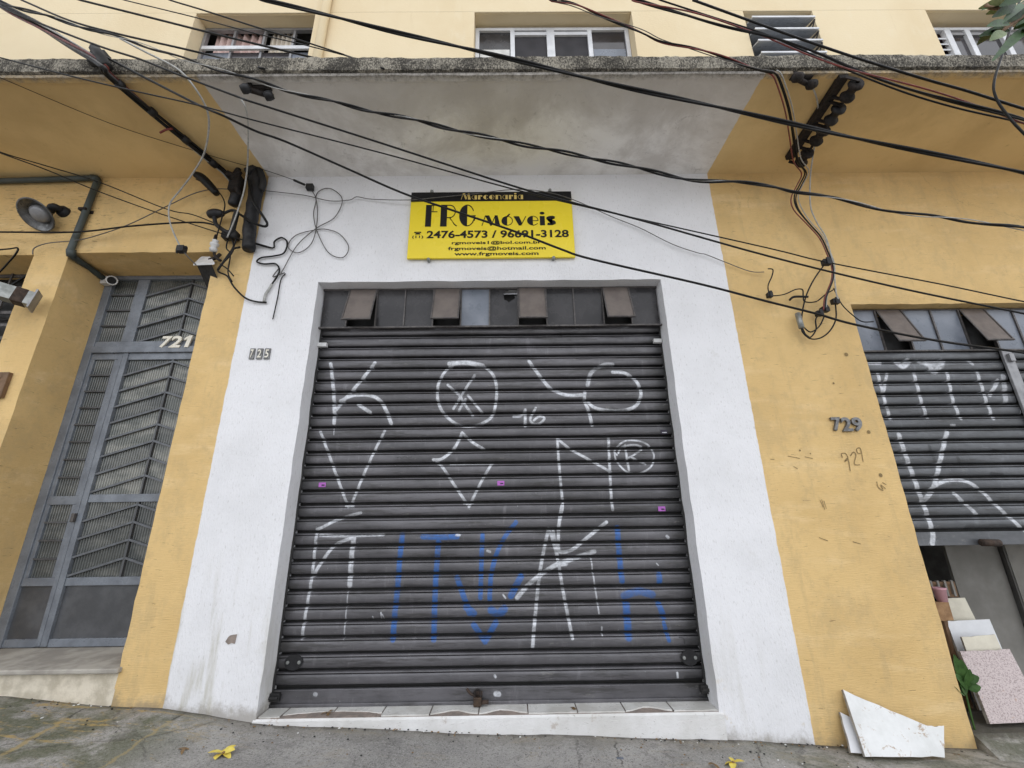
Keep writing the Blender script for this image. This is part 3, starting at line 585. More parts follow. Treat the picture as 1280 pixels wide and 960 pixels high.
# bolt plates with two screws
for (cx_, cy_), bigp in (((367, 828), True), ((862, 822), False)):
    c = P(cx_, cy_, .162); mb = MB(); pts = []
    for k in range(14):
        a = 2*math.pi*k/14; pts.append((c.x+.062*math.cos(a)*(1.05 if bigp else 1), .166, c.z+(.05*math.sin(a) if math.sin(a) > 0 else .05*math.sin(a))))
    mb.prism(pts, (0, -.007, 0)); lp = mb.build('lock_plate', M['rubber'], rs)
    for dx in (-.04, .04):
        mb = MB(); mb.lathe([(0, -.006), (.011, -.005), (.012, 0)], Matrix.Translation((c.x+dx, .159, c.z)) @ Euler((-math.pi/2, 0, 0)).to_matrix().to_4x4(), 10); mb.build('screw', M['galv'], rs)
# corner latch ends at the foot of the shutter
for px, py in ((344, 872), (882, 862)):
    c = P(px, py, .155); mb = MB(); mb.box(c.x-.035, c.x+.035, .135, .166, c.z-.02, c.z+.03); mb.tube([(c.x-.03, .128, c.z+.005), (c.x+.03, .128, c.z+.005)], .012, 8); mb.build('latch', M['dark'], rs, bevel=.004)
# white stop tabs above the slats
for px, py in ((402, 431), (822, 426)):
    c = P(px, py, .14); mb = MB(); mb.box(c.x-.035, c.x+.045 if px < 640 else c.x+.035, .13, .166, c.z-.018, c.z+.018); mb.build('stop_tab', M['plastic_w'], rs, bevel=.003)
# transom strip over the shutter
tp = [406, 437.6, 473, 507.7, 542.7, 576.9, 612, 647, 682, 716, 751.5, 785.6, 819.5]
tx = [P(q, 361.5, .12).x for q in tp]; ztt, zbb = zc(2.006), zc(1.632)
mb = MB(); mb.box(tx[0]-.03, tx[-1]+.02, .11, .135, zbb-.014, zbb); mb.box(tx[0]-.03, tx[-1]+.02, .115, .135, ztt-.012, ztt+.004)
for X in tx[1:-1]: mb.box(X-.006, X+.006, .108, .132, zbb, ztt-.012)
tw = mb.build('transom_window', M['bar'], B); tag(tw, 'strip of twelve smoked panes over the shutter, four tilted open')
def open_pane(parent, xa, xb, y, zt_, ln, ang, mat):
    mb = MB(); s, c = math.sin(ang), math.cos(ang); d = Vector((0, -s, -c)); nrm = Vector((0, -c, s))
    a, b = Vector((xa, y, zt_)), Vector((xb, y, zt_))
    mb.prism([a, b, b+d*ln, a+d*ln], nrm*.006); o = mb.build('tilted_pane', mat, parent)
    mb = MB(); w_ = .012
    mb.prism([a+d*(ln-w_), b+d*(ln-w_), b+d*ln, a+d*ln], nrm*.013); mb.prism([a, a+Vector((w_, 0, 0)), a+Vector((w_, 0, 0))+d*(ln-w_), a+d*(ln-w_)], nrm*.012); mb.prism([b-Vector((w_, 0, 0)), b, b+d*(ln-w_), b-Vector((w_, 0, 0))+d*(ln-w_)], nrm*.012)
    mb.build('pane_frame', M['bar'], parent)
for k in range(12):
    xa, xb = tx[k]+.006, tx[k+1]-.006
    if k in (1, 4, 7, 10):
        open_pane(tw, xa-.003, xb+.003, .118, ztt-.008, .375, R_(18+2*((k*7) % 3-1)), M['brown'])
    elif k == 6:      # broken pane with a hole in its upper right corner
        mb = MB(); hx, hz, r = xb-.075, ztt-.075, .062
        ring = [(hx+r*math.cos(a)*random.uniform(.75, 1.1), hz+r*math.sin(a)*random.uniform(.75, 1.1)) for a in np.linspace(math.pi*.5, math.pi*1.98, 13)]
        out = [(hx, ztt), (xa, ztt), (xa, ztt), (xa, ztt-.09), (xa, ztt-.15), (xa, zbb), (xa, zbb), (hx, zbb), (hx+.04, zbb), (xb, zbb), (xb, zbb), (xb, zbb+.2), (xb, hz)]
        vs = [(x, .124, z) for x, z in ring]+[(x, .124, z) for x, z in out]; n = len(ring)
        mb.add(vs, [(i, i+1, n+i+1, n+i) for i in range(n-1)]); mb.build('broken_pane', M['tint'], tw)
    else:
        mb = MB(); mb.box(xa, xb, .121, .125, zbb, ztt-.012); o = mb.build('pane', M['tintb'] if k == 5 else M['tint'], tw)
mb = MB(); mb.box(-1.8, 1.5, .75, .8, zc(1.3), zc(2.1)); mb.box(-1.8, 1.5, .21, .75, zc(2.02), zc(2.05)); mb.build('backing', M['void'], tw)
# reflections of overhead lines seen in the dusty pane are left to the glossy glass
# ------------------------------------------------------------------ threshold: white tiles with chipped fronts over a painted step
mb = MB(); xs_ = cuts([-1.69, 1.385], .06); zt_ = zc(-1.224)
vs = []
for x in xs_: vs += [(x, -.004+rng.uniform(-.003, .003), gnd(x)-.08), (x, -.006+rng.uniform(-.003, .003), zt_-.012), (x, .004, zt_), (x, .26, zt_)]
mb.keepn = True; mb.add(vs, [(4*i+k, 4*i+4+k, 4*i+5+k, 4*i+1+k) for i in range(len(xs_)-1) for k in range(3)])
for i in range(len(xs_)-1): mb.mi[3*i+2] = 1
th = mb.build('threshold', [M['cracked'], M['mortar']], B); tag(th, 'white painted step under the shutter, its paint crazed')
jx = [-1.668]+[P(q, 881, .17).x for q in (365, 424, 484, 542, 600, 659, 718, 775, 832)]+[1.36]
for a, b in zip(jx[:-1], jx[1:]):
    frt = [(b-.004-(b-a-.008)*t, .012+rng.uniform(0, .006)) for t in np.linspace(0, 1, 8)]
    if -1.6 < a < -.9: frt = [(x, .035+.05*max(0, math.sin((x+1.55)*4.2))+rng.uniform(0, .012)) for x, y in frt]
    if abs(a+.22) < .1 or abs(a-.75) < .06 or abs(a+.545) < .03: frt = [(x, .02+.055*math.sin(math.pi*i/7)**2+rng.uniform(0, .01)) for i, (x, y) in enumerate(frt)]
    mb = MB(); zz = zt_+.008; n = len(frt); vs = []
    for x, y in frt: vs += [(x, .178, zz), (x, y, zz), (x, y, zt_-.002)]
    mb.keepn = True; mb.add(vs, [(3*q, 3*q+1, 3*q+4, 3*q+3) for q in range(n-1)]+[(3*q+1, 3*q+2, 3*q+5, 3*q+4) for q in range(n-1)]); mb.build('tile', M['tile'], th)
mb = MB(); mb.prism([(x, y, zt_-.003) for x, y in ((-1.6, .13), (-.9, .13), (-.9, .006), (-1.2, .006), (-1.58, .006))], (0, 0, .006)); mb.build('mortar_bed', M['mortar'], th)
# ------------------------------------------------------------------ entrance door 721
YD = .4; dx0, dx1 = -3.95, -2.634
mb = MB()
for b in ((dx0, dx0+.075, YD-.02, YD+.04, zc(-.885), zc(2.335)), (dx1-.075, dx1, YD-.02, YD+.04, zc(-.885), zc(2.335)), (dx0+.075, dx1-.075, YD-.02, YD+.04, zc(2.295), zc(2.335)),
          (dx0+.075, dx1-.075, YD-.035, YD+.04, zc(1.515), zc(1.575)), (dx0+.075, dx1-.075, YD-.012, YD+.03, zc(1.575), zc(1.635)),
          (-3.62, -3.585, YD-.015, YD+.03, zc(-.88), zc(1.515)), (-3.578, -3.53, YD-.02, YD+.03, zc(-.88), zc(1.515)), (-3.64, -3.53, YD-.01, YD+.03, zc(1.635), zc(2.295)),
          (-3.53, dx1-.075, YD-.012, YD+.03, zc(1.45), zc(1.515)), (-3.53, dx1-.075, YD-.012, YD+.03, zc(.175), zc(.24)), (-3.53, dx1-.075, YD-.012, YD+.03, zc(-.46), zc(-.40)), (-3.53, dx1-.075, YD-.012, YD+.03, zc(-.885), zc(-.83)),
          (-3.875, -3.62, YD-.010, YD+.03, zc(1.455), zc(1.515)), (-3.875, -3.62, YD-.010, YD+.03, zc(.16), zc(.23)), (-3.875, -3.62, YD-.010, YD+.03, zc(-.46), zc(-.40)), (-3.875, -3.62, YD-.010, YD+.03, zc(-.885), zc(-.83)),
          (-3.875, -3.84, YD-.008, YD+.03, zc(-.40), zc(.16)), (-3.875, -3.84, YD-.008, YD+.03, zc(.23), zc(1.455)), (-3.655, -3.62, YD-.008, YD+.03, zc(-.40), zc(.16)), (-3.655, -3.62, YD-.008, YD+.03, zc(.23), zc(1.455))): mb.box(*b)
ed = mb.build('entrance_door', M['doorm'], B, bevel=.003); tag(ed, 'blue grey iron entrance door with ribbed glass and chevron bars')
for a, b in ((-3.875, -3.62), (-3.53, dx1-.075)):
    mb = MB(); mb.box(a, b, YD+.005, YD+.02, zc(-.83), zc(-.46)); mb.build('panel', M['doord'], ed)
def side_panes(za, zb_, n):
    h = (za-zb_)/n
    for k in range(n):
        mb = MB(); mb.box(-3.84, -3.655, YD+.012, YD+.016, za-(k+1)*h, za-k*h); mb.build('pane', M['rib2'], ed)
        if k: mb = MB(); mb.box(-3.84, -3.655, YD-.012, YD+.011, za-k*h-.007, za-k*h+.007); mb.build('glazing_bar', M['doord'], ed)
side_panes(zc(1.455), zc(.23), 8); side_panes(zc(.16), zc(-.40), 4)
def side_top():
    for k in range(4):
        za = zc(2.295)-k*.165; mb = MB(); mb.box(-3.875, -3.64, YD+.012, YD+.016, za-.165, za); mb.build('pane', M['rib2'], ed)
        if k: mb = MB(); mb.box(-3.875, -3.64, YD-.008, YD+.011, za-.007, za+.007); mb.build('glazing_bar', M['doord'], ed)
side_top()
def chevrons(za, zb_, xa, xb, xv, apexes, rise, m='rib'):
    sl = rise/(xv-xa)
    mb = MB(); mb.box(xv-.007, xv+.007, YD-.012, YD+.011, zb_, za); mb.build('glazing_bar', M['doord'], ed)
    lines = [za+1.]+list(apexes)+[zb_-1.]
    for side in (0, 1):
        x0, x1 = (xa, xv) if side == 0 else (xv, xb)
        for k in range(len(lines)-1):
            zf = lambda x, L: min(za, max(zb_, L-sl*abs(x-xv))) if abs(L-za) < 2.5 else L
            nn = 8; up = [(x, min(za, max(zb_, lines[k]-(sl*abs(x-xv) if k else 0)))) for x in np.linspace(x0, x1, nn)]; dn = [(x, min(za, max(zb_, lines[k+1]-(sl*abs(x-xv) if k+1 < len(lines)-1 else 0)))) for x in np.linspace(x0, x1, nn)]
            mb = MB(); vs = [(x, YD+.012, z) for x, z in up]+[(x, YD+.012, z) for x, z in dn]; fs = [(nn+i, nn+i+1, i+1, i) for i in range(nn-1) if up[i][1]-dn[i][1]+up[i+1][1]-dn[i+1][1] > .004]
            if fs: mb.keepn = True; mb.add(vs, fs); mb.build('pane', M['rib' if (k+side) % 3 else 'rib2'] if m == 'rib' else M[m], ed)
            if 0 < k:
                a = Vector((xv, YD+.008, lines[k])); xe = x0 if side == 0 else x1; b = Vector((xe, YD+.008, lines[k]-sl*abs(xe-xv)))
                if b.z < zb_: t = (a.z-zb_)/(a.z-b.z); b = a.lerp(b, t)
                if a.z > zb_+.01: mb = MB(); mb.bar(a, b, .016, .022); mb.build('glazing_bar', M['barm'], ed)
chevrons(zc(1.45), zc(.24), -3.53, dx1-.075, -3.11, [zc(1.43-.148*k) for k in range(8)], .135)
chevrons(zc(.175), zc(-.40), -3.53, dx1-.075, -3.11, [zc(.155-.138*k) for k in range(4)], .13, 'rib2')
chevrons(zc(2.295), zc(1.635), -3.53, dx1-.075, -3.11, [zc(2.25-.165*k) for k in range(4)], .14)
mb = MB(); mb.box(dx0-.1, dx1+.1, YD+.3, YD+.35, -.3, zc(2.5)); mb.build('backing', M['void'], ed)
mb = MB(); mb.box(-3.60, -3.575, YD-.05, YD-.02, zc(.02), zc(.09)); mb.build('handle', M['bar'], ed, bevel=.004)
# doorstep
za, zf = zc(-.888), zc(-.915)
mb = MB(); mb.prism([(-4.02, .44, za), (-4.02, -.035, zf), (-4.02, -.035, zf-.03), (-4.02, .44, za-.06)], (1.405, 0, 0))
ds = mb.build('doorstep', M['stepc'], B, bevel=.008); tag(ds, 'worn concrete doorstep under the grey entrance door')
mb = MB(); xs_ = cuts([-4.0, -2.63], .08); vs = []
for x in xs_: vs += [(x, .0+rng.uniform(-.004, .004), gnd(x)-.1), (x, .002+rng.uniform(-.004, .004), zf-.03)]
mb.keepn = True; mb.add(vs, [(2*i, 2*i+2, 2*i+3, 2*i+1) for i in range(len(xs_)-1)]); mb.build('riser', M['stepw'], ds, True)
# ------------------------------------------------------------------ far left window
mb = MB(); 
for k in range(9): mb.box(-6.3, -4.27, .30, .312, zc(2.28-.13*k), zc(2.31-.13*k))
for k in range(10): mb.box(-6.25+.21*k, -6.235+.21*k, .288, .30, zc(-.2), zc(2.318))
wn = mb.build('window', M['bar'], B); tag(wn, 'dark barred window at the left edge of the facade')
mb = MB(); mb.box(-6.3, -4.2, .40, .41, zc(-.2), zc(2.4)); mb.build('backing', M['dark'], wn)  # black sheet painted as the dark of the unseen interior
mb = MB(); mb.tube(spline([(-4.95, .25, zc(1.9)), (-4.7, .2, zc(2.05)), (-4.5, .2, zc(2.25))]), .012, 6); mb.tube(spline([(-4.9, .2, zc(1.6)), (-4.65, .18, zc(1.75)), (-4.45, .18, zc(1.78)), (-4.3, .2, zc(1.95))]), .014, 6); mb.build('loose_cable', M['black'], wn)
# ------------------------------------------------------------------ garage 729
YG = .1; gz0, gz1 = zc(-.232), zc(1.33)
E_ = (1080, 430, 3.69)
wg = strokes(*E_, YG, [([(25, 88), (70, 88)], .05), ([(150, 85), (178, 104), (205, 78)], .06), ([(255, 82), (300, 100), (320, 130), (345, 110), (362, 80)], .055), ([(290, 90), (350, 95)], .09, .8), ([(480, 78), (500, 95)], .03), ([(62, 135), (95, 260), (120, 345)], .034), ([(105, 138), (90, 220)], .03), ([(228, 132), (260, 250), (290, 340)], .034), ([(382, 132), (410, 260), (445, 345)], .034), ([(520, 128), (560, 250), (595, 345)], .034), ([(618, 168), (580, 238)], .035), ([(640, 150), (655, 270)], .05, .7),
    ([(160, 420), (205, 550), (270, 730), (315, 860), (315, 920)], .045), ([(380, 408), (355, 520), (320, 660), (275, 725)], .042), ([(300, 690), (320, 660), (380, 630), (460, 632), (530, 670), (620, 755), (740, 860)], .034), ([(415, 690), (520, 788)], .035), ([(720, 190), (735, 190)], .07), ([(720, 240), (735, 320)], .06), ([(400, 375), (418, 375)], .02)], .034)
gd = strokes(*E_, YG, [([(480, 850), (620, 845), (738, 850)], .06, .7), ([(590, 600), (640, 605)], .04, .7), ([(300, 470), (325, 540)], .03, .6), ([(430, 525), (440, 545)], .03, .6), ([(600, 490), (650, 500)], .03, .7)], .03)
gx0, gx1 = 2.96, 6.6
mk2 = make_mask('garage_paint_mask', gx0, 5.4, gz0, gz1, 300, {0: wg, 2: gd})
M['shutter2'] = shutter_material('garage_roller_steel', mk2, gx0, 5.4, gz0, gz1, (.135, .141, .152), (.088, .092, .10), (2.80, 7))
px_post = 4.265
mb = MB(); mb.box(gx0, gx1, .158, .162, gz0+.02, zc(1.7)); rs2 = mb.build('roller_shutter', M['dark'], B); tag(rs2, 'grey roller shutter at 729 pulled halfway down over an open garage')  # black sheet again, painting the shade between the garage slats
prof2 = [(y, z*.0985/.1027) for y, z in PROF]
meA = slat_mesh('slat', gx0, px_post-.03, prof2, M['shutter2'], 4); meB = slat_mesh('slat', px_post+.05, gx1, prof2, M['shutter2'], 4)
z = zc(1.346)
while z-.0985 > gz0+.06:
    for me in (meA, meB): add_obj('slat', me, rs2, (0, YG+.01+rng.uniform(-.001, .001), z), (rng.uniform(-.02, .02), 0, 0))
    z -= .0985
mb = MB(); mb.box(gx0, gx1, YG, YG+.025, gz0, z-.004); mb.build('bottom_bar', M['shutter2'], rs2, bevel=.003)
mb = MB(); mb.box(px_post-.035, px_post+.05, YG-.035, YG-.012, gnd(px_post)-.2, zc(1.335)); mb.box(px_post-.01, px_post+.03, YG-.06, YG-.035, zc(1.22), zc(1.29)); mb.build('guide_post', M['alu2'], rs2, bevel=.004)
c = P(1236, 678, YG-.03); mb = MB(); mb.tube([(c.x-.06, YG-.035, c.z), (c.x+.07, YG-.035, c.z-.004)], .026, 12); mb.build('latch_tube', M['rust2'], rs2, True)
gt = [1065, 1091, 1125, 1160, 1195, 1229, 1262, 1296, 1330]; gx = [2.985]+[P(q, 386, .09).x for q in gt[1:]]
gzt, gzb = zc(1.735), zc(1.345)
mb = MB(); mb.box(2.985, 6.6, .08, .105, gzb-.012, gzb); mb.box(2.985, 6.6, .085, .105, gzt-.012, gzt)
for X in gx[1:]: mb.box(X-.007, X+.007, .078, .102, gzb, gzt-.012)
tw2 = mb.build('transom_window', M['bar'], B); tag(tw2, 'dusty blue grey panes over the garage shutter, two tilted open')
for k in range(len(gx)-1):
    xa, xb = gx[k]+.007, gx[k+1]-.007
    if k in (1, 4): open_pane(tw2, xa, xb, .088, gzt-.01, .375, R_(20), M['brown'])
    else: mb = MB(); mb.box(xa, xb, .091, .095, gzb, gzt-.012); mb.build('pane', M['tintb'], tw2)
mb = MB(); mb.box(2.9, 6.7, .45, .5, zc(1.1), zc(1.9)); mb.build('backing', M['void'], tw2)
# garage room
gf = zc(-1.36)
mb = MB(); mb.box(2.7, 6.9, 3.2, 3.25, gf-.3, zc(2.2)); mb.box(2.62, 2.7, .32, 3.2, gf-.3, zc(2.2)); mb.box(6.9, 7.0, .32, 3.2, gf-.3, zc(2.2)); mb.box(2.7, 6.9, .32, 3.2, zc(2.15), zc(2.2))
gro = mb.build('garage_room', M['cement'], B); tag(gro, 'dim garage behind the half open shutter')
mb = MB(); mb.box(2.98, 6.6, .30, 3.2, gf-.2, gf); mb.box(2.99, 6.6, .0, .30, gf-.2, gf-.004); mb.add([(2.99, .001, gf-.006), (6.6, .001, gf-.006), (6.6, -.22, gnd(6.6, -.22)-.02), (2.985, -.17, gnd(2.98, -.17)-.01), (2.99, .001, gnd(2.8)-.04)], [(0, 1, 2, 3), (0, 3, 4)]); mb.build('ramp', M['ground'], gro)
p0 = P(1246, 683, .9); pl = P(1186, 700, .9).x; mb = MB(); mb.prism([(pl, .9, gf+.02), (p0.x, .9, gf+.02), (p0.x, .9, zc(1.2)), (pl, .9, zc(1.2))], (0, .03, 0)); mb.build('partition', M['board'], gro)
mb = MB(); mb.prism([(p0.x+.03, .86, gf+.02), (p0.x+.9, 1.0, gf+.02), (p0.x+.9, 1.0, zc(1.2)), (p0.x+.03, .86, zc(1.2))], (0, .03, 0)); mb.build('partition', M['board'], gro); mb = MB(); mb.box(p0.x-.004, p0.x+.010, .85, .88, gf, zc(1.2)); mb.build('trim', M['cement'], gro)
# ------------------------------------------------------------------ marks on the walls
def scrawl(mb, pts, wd, Y=-.004, k=5):
    q = spline([P(x, y, Y) for x, y in pts], k); u0 = []
    for i, p in enumerate(q):
        d = (q[min(i+1, len(q)-1)]-q[max(i-1, 0)]).normalized(); u0.append(d.cross(Vector((0, 1, 0)))*wd/2*random.uniform(.7, 1.1))
    vs = [v for p, u in zip(q, u0) for v in (p-u, p+u)]; mb.add(vs, [(2*i, 2*i+2, 2*i+3, 2*i+1) for i in range(len(q)-1)])
SCR = [[(1053, 572), (1052, 567), (1057, 567), (1060, 573), (1056, 577), (1060, 573), (1063, 589)], [(1063, 570), (1067, 565), (1070, 569), (1068, 580), (1075, 581)], [(1076, 567), (1072, 566), (1071, 561), (1075, 560), (1077, 566), (1079, 577)], [(1096, 602), (1098, 609), (1104, 613), (1101, 606), (1107, 611)], [(1103, 603), (1108, 606)],
       [(1025, 625), (1029, 634)], [(1027, 624), (1031, 637)], [(1030, 626), (1033, 636)], [(985, 570), (1000, 573)], [(992, 583), (997, 586)], [(1006, 571), (1016, 573)], [(1024, 672), (1035, 676)], [(1066, 677), (1076, 680)], [(963, 574), (968, 574)]]
for i, pts in enumerate(SCR):
    mb = MB(); scrawl(mb, pts, .007 if i < 5 else .005); mb.keepn = True; o = mb.build('scrawl', M['pencil'], B)
    if i < 3: tag(o, 'stroke of the hand scrawled 729 on the yellow pier')
for x, y, r in ((1058, 443, .016), (1042, 479, .008), (1086, 540, .014), (1101, 594, .014), (1000, 563, .007), (1013, 567, .005)):
    c = P(x, y, -.004); mb = MB(); mb.add([c+Vector((r*math.cos(a), 0, r*math.sin(a)*1.1)) for a in np.linspace(0, 2*math.pi, 9)[:-1]], [tuple(range(8))]); mb.build('nail_hole', M['pencil'], B)
for px, py, r, m in ((289, 799, .035, 'mortar'),):
    c = P(px, py, -.005); mb = MB(); mb.prism([c+Vector((r*math.cos(a)*random.uniform(.6, 1.2), 0, r*math.sin(a)*random.uniform(.6, 1.3))) for a in np.linspace(0, 2*math.pi, 10)[:-1]], (0, .006, 0)); mb.build('plaster_chip', M[m], B)
# stickers on the slats
for px, py, cset in ((403, 606, 'p'), (626, 604, 'p'), (827, 636, 'p'), (830, 540, 'k')):
    c = P(px, py, .167); mb = MB(); mb.prism([c+Vector((-.028, -.003, -.018)), c+Vector((.028, -.003, -.018)), c+Vector((.028, -.003, .018)), c+Vector((-.028, -.003, .018))], (0, -.001, 0))
    st = tag(mb.build('sticker', M['sticker'] if cset == 'p' else M['ink']), {403: 'small violet sticker near the left edge of the shutter', 626: 'small violet sticker in the middle of the shutter', 827: 'small violet sticker near the right edge of the shutter', 830: 'small dark sticker below the white letter P, at the right of the shutter'}[px], 'sticker', 'stickers on the roller shutter')
    mb = MB(); mb.box(c.x-.004 if cset == 'p' else c.x-.018, c.x+.02, c.y-.006, c.y-.005, c.z-.008, c.z+.002 if cset == 'p' else c.z-.002); mb.build('print', M['ink'] if cset == 'p' else M['alu'], st)
# ------------------------------------------------------------------ lettering
def text_polys(txt, bold=0., res=3):
    cu = bpy.data.curves.new('tmp', 'FONT'); cu.body = txt; cu.size = 1; cu.offset = bold; cu.resolution_u = res; cu.fill_mode = 'BOTH' if cu.dimensions == '3D' else 'BOTH'
    cu.dimensions = '2D'; o = bpy.data.objects.new('tmp', cu); COL.objects.link(o); bpy.context.view_layer.update()
    me = bpy.data.meshes.new_from_object(o.evaluated_get(bpy.context.evaluated_depsgraph_get()))
    vs = [tuple(v.co) for v in me.vertices]; fs = [tuple(p.vertices) for p in me.polygons]
    bpy.data.objects.remove(o); bpy.data.curves.remove(cu); bpy.data.meshes.remove(me); return vs, fs
def fit_text(mb, txt, x0, x1, z0, z1, y, bold=0., thick=0., shear=0.):
    vs, fs = text_polys(txt, bold); a = np.array(vs); mn, mx = a.min(0), a.max(0)
    q = [(x0+(v[0]-mn[0])/(mx[0]-mn[0])*(x1-x0)+shear*(v[1]-mn[1])/(mx[1]-mn[1])*(z1-z0), y, z0+(v[1]-mn[1])/(mx[1]-mn[1])*(z1-z0)) for v in vs]
    if not thick: mb.keepn = True; mb.add(q, fs); return
    me = bpy.data.meshes.new('t'); me.from_pydata(q, [], fs); bm = bmesh.new(); bm.from_mesh(me); bmesh.ops.remove_doubles(bm, verts=bm.verts, dist=1e-5)
    r = bmesh.ops.extrude_face_region(bm, geom=bm.faces[:]); bmesh.ops.translate(bm, verts=[v for v in r['geom'] if isinstance(v, bmesh.types.BMVert)], vec=(0, -thick, 0))
    bm.verts.index_update(); mb.add([tuple(v.co) for v in bm.verts], [tuple(v.index for v in f.verts) for f in bm.faces]); bm.free(); bpy.data.meshes.remove(me)
# high contrast display letters, unit height 1, drawn as polygons
def R4(x0, x1, z0, z1): return [(x0, z0), (x1, z0), (x1, z1), (x0, z1)]
def EL(cx, cz, rx, rz, a0, a1, n=18): return [(cx+rx*math.cos(R_(a)), cz+rz*math.sin(R_(a))) for a in np.linspace(a0, a1, n)]
def ARC(cx, cz, rx, rz, a0, a1, t, n=18):
    o = EL(cx, cz, rx, rz, a0, a1, n); i = EL(cx, cz, rx-t, rz-t, a0, a1, n); return [[o[k], o[k+1], i[k+1], i[k]] for k in range(n-1)]
def HALF(cx, cz, rx, rz, a0, a1, n=18): return [EL(cx, cz, rx, rz, a0, a1, n)]
T = .045
GL = {
 'F': (.62, [R4(0, .29, 0, 1), R4(.33, .36, 0, 1)[:0] or R4(.29, .60, .955, 1), R4(.29, .58, .66, .70), R4(.34, .375, .70, .955)]),
 'R': (.80, [R4(0, .32, 0, 1), R4(.32, .45, .955, 1), R4(.32, .45, .38, .425)]+ARC(.45, .69, .30, .31, -90, 90, T)+[[(.42, .40), (.48, .40), (.66, .10), (.80, .0), (.83, .03), (.70, .13)]]),
 'G': (.82, HALF(.40, .5, .40, .5, 90, 270)+ARC(.40, .5, .36, .5, 25, 90, T)+ARC(.40, .5, .38, .5, -90, -8, T)+[R4(.42, .82, .46, .505), R4(.74, .785, .25, .46)]),
 'M': (1.28, [[(0, 0), (.05, 0), (.28, .93), (.22, .93)], [(.22, 1), (.52, 1), (.80, .12), (.66, 0), (.60, 0)], [(.62, .0), (.68, .0), (.98, 1), (.92, 1)], [(.90, 1), (1.10, 1), (1.28, 0), (.93, 0)]]),
 'o': (.74, HALF(.36, .36, .36, .36, 90, 270)+ARC(.36, .36, .36, .36, -90, 90, T)),
 'v': (.86, [[(0, .70), (.36, .70), (.56, .16), (.50, 0), (.34, 0)], [(.44, 0), (.50, 0), (.84, .70), (.78, .70)]]),
 'e': (.74, HALF(.36, .36, .36, .36, 90, 270)+ARC(.36, .36, .34, .36, 0, 90, T)+ARC(.36, .36, .36, .36, -90, -35, T)+[R4(.36, .70, .34, .385)]),
 'i': (.36, [R4(0, .32, 0, .70), EL(.16, .92, .16, .11, 0, 360, 14)]),
 's': (.62, [[(.05, .02), (.36, 0), (.58, .10), (.60, .24), (.50, .36), (.20, .46), (.02, .46), (.0, .52), (.03, .62), (.16, .69), (.40, .72), (.56, .66), (.54, .50), (.30, .60), (.26, .58), (.40, .46), (.28, .33), (.24, .18), (.08, .20)]]),
 'a': (.74, [R4(.40, .70, 0, .70)]+ARC(.38, .36, .36, .36, 90, 270, T)+[R4(.36, .42, 0, .045)]),
 'r': (.58, [R4(0, .30, 0, .70), EL(.44, .58, .13, .12, 0, 360, 12), R4(.30, .42, .62, .68)]),
 'c': (.66, HALF(.36, .36, .36, .36, 90, 270)+ARC(.36, .36, .30, .36, 30, 90, T)+ARC(.36, .36, .30, .36, -90, -30, T)),
 'n': (.78, [R4(0, .30, 0, .70), R4(.66, .74, 0, .48)]+ARC(.45, .42, .29, .28, 0, 130, T+.02))}
def earc(p):
    # convex-safe: fill every polygon as an n-gon
    return p
def deco(mb, txt, x0, x1, z0, hcap, y, gap=.10):
    tot = sum(GL[c][0]+gap for c in txt)-gap; k = (x1-x0)/tot; x = 0
    for c in txt:
        for poly in GL[c][1]:
            if len(poly) < 3: continue
            o = [(x0+(x+px)*k, y, z0+pz*hcap) for px, pz in poly]; mb.add(o, [tuple(range(len(o)))])
        x += GL[c][0]+gap
    mb.keepn = True
# ------------------------------------------------------------------ shop sign
yb = -.035
ca, cb, cc, ce = [P(*q, yb) for q in ((514, 241), (714, 239), (719, 321), (509, 323))]
sx0, sx1, sz0, sz1 = (ca.x+ce.x)/2, (cb.x+cc.x)/2, (cc.z+ce.z)/2, (ca.z+cb.z)/2
SG = thing('shop_sign', ((sx0+sx1)/2, yb, sz0), 'yellow and black rectangular shop sign over the closed shutter', 'sign')
mb = MB(); mb.box(sx0, sx1, yb, yb+.022, sz0, sz1); mb.build('board', M['signy'], SG, bevel=.002)
U = lambda x: sx0+(x-48)/(1222-48)*(sx1-sx0)
def V(y):
    p = P(615, 230+y/5.565, yb); return p.z
def Ux(x, y): return P(500+x/5.565, 230+y/5.565, yb).x
mb = MB(); mb.box(sx0, sx1, yb-.0015, yb-.0005, V(120), sz1); mb.build('header_band', M['signk'], SG)
mb = MB(); deco(mb, 'Marcenaria', Ux(425, 95), Ux(858, 95), V(108), V(66)-V(108), yb-.003, .12); mb.build('lettering', M['gold'], SG)
mb = MB(); deco(mb, 'FRG', Ux(178, 220), Ux(527, 220), V(294), V(143)-V(294), yb-.002, .12); mb.build('lettering', M['signk'], SG)
mb = MB(); hM = (V(218)-V(290)); x = 0
zM = V(291); deco(mb, 'M', Ux(568, 255), Ux(697, 255), zM, hM, yb-.002)
deco(mb, 'o', Ux(706, 260), Ux(787, 260), zM, hM/.78, yb-.002); o = [(Ux(q, 220), yb-.002, V(r)) for q, r in ((735, 232), (757, 208), (768, 211), (747, 234))]; mb.add(o, [(0, 1, 2, 3)])
deco(mb, 'v', Ux(790, 260), Ux(882, 260), zM, hM/.78, yb-.002); deco(mb, 'e', Ux(884, 260), Ux(968, 260), zM, hM/.78, yb-.002); deco(mb, 'i', Ux(973, 260), Ux(1012, 260), zM, hM/.78, yb-.002); deco(mb, 's', Ux(1018, 260), Ux(1086, 260), zM, hM/.78, yb-.002)
mb.build('lettering', M['signk'], SG)
def line(txt, xa, xb, ya, yb_, bold):
    mb = MB(); ym = (ya+yb_)/2; fit_text(mb, txt, Ux(xa, ym), Ux(xb, ym), V(yb_), V(ya), yb-.002, bold); mb.build('lettering', M['signk'], SG)
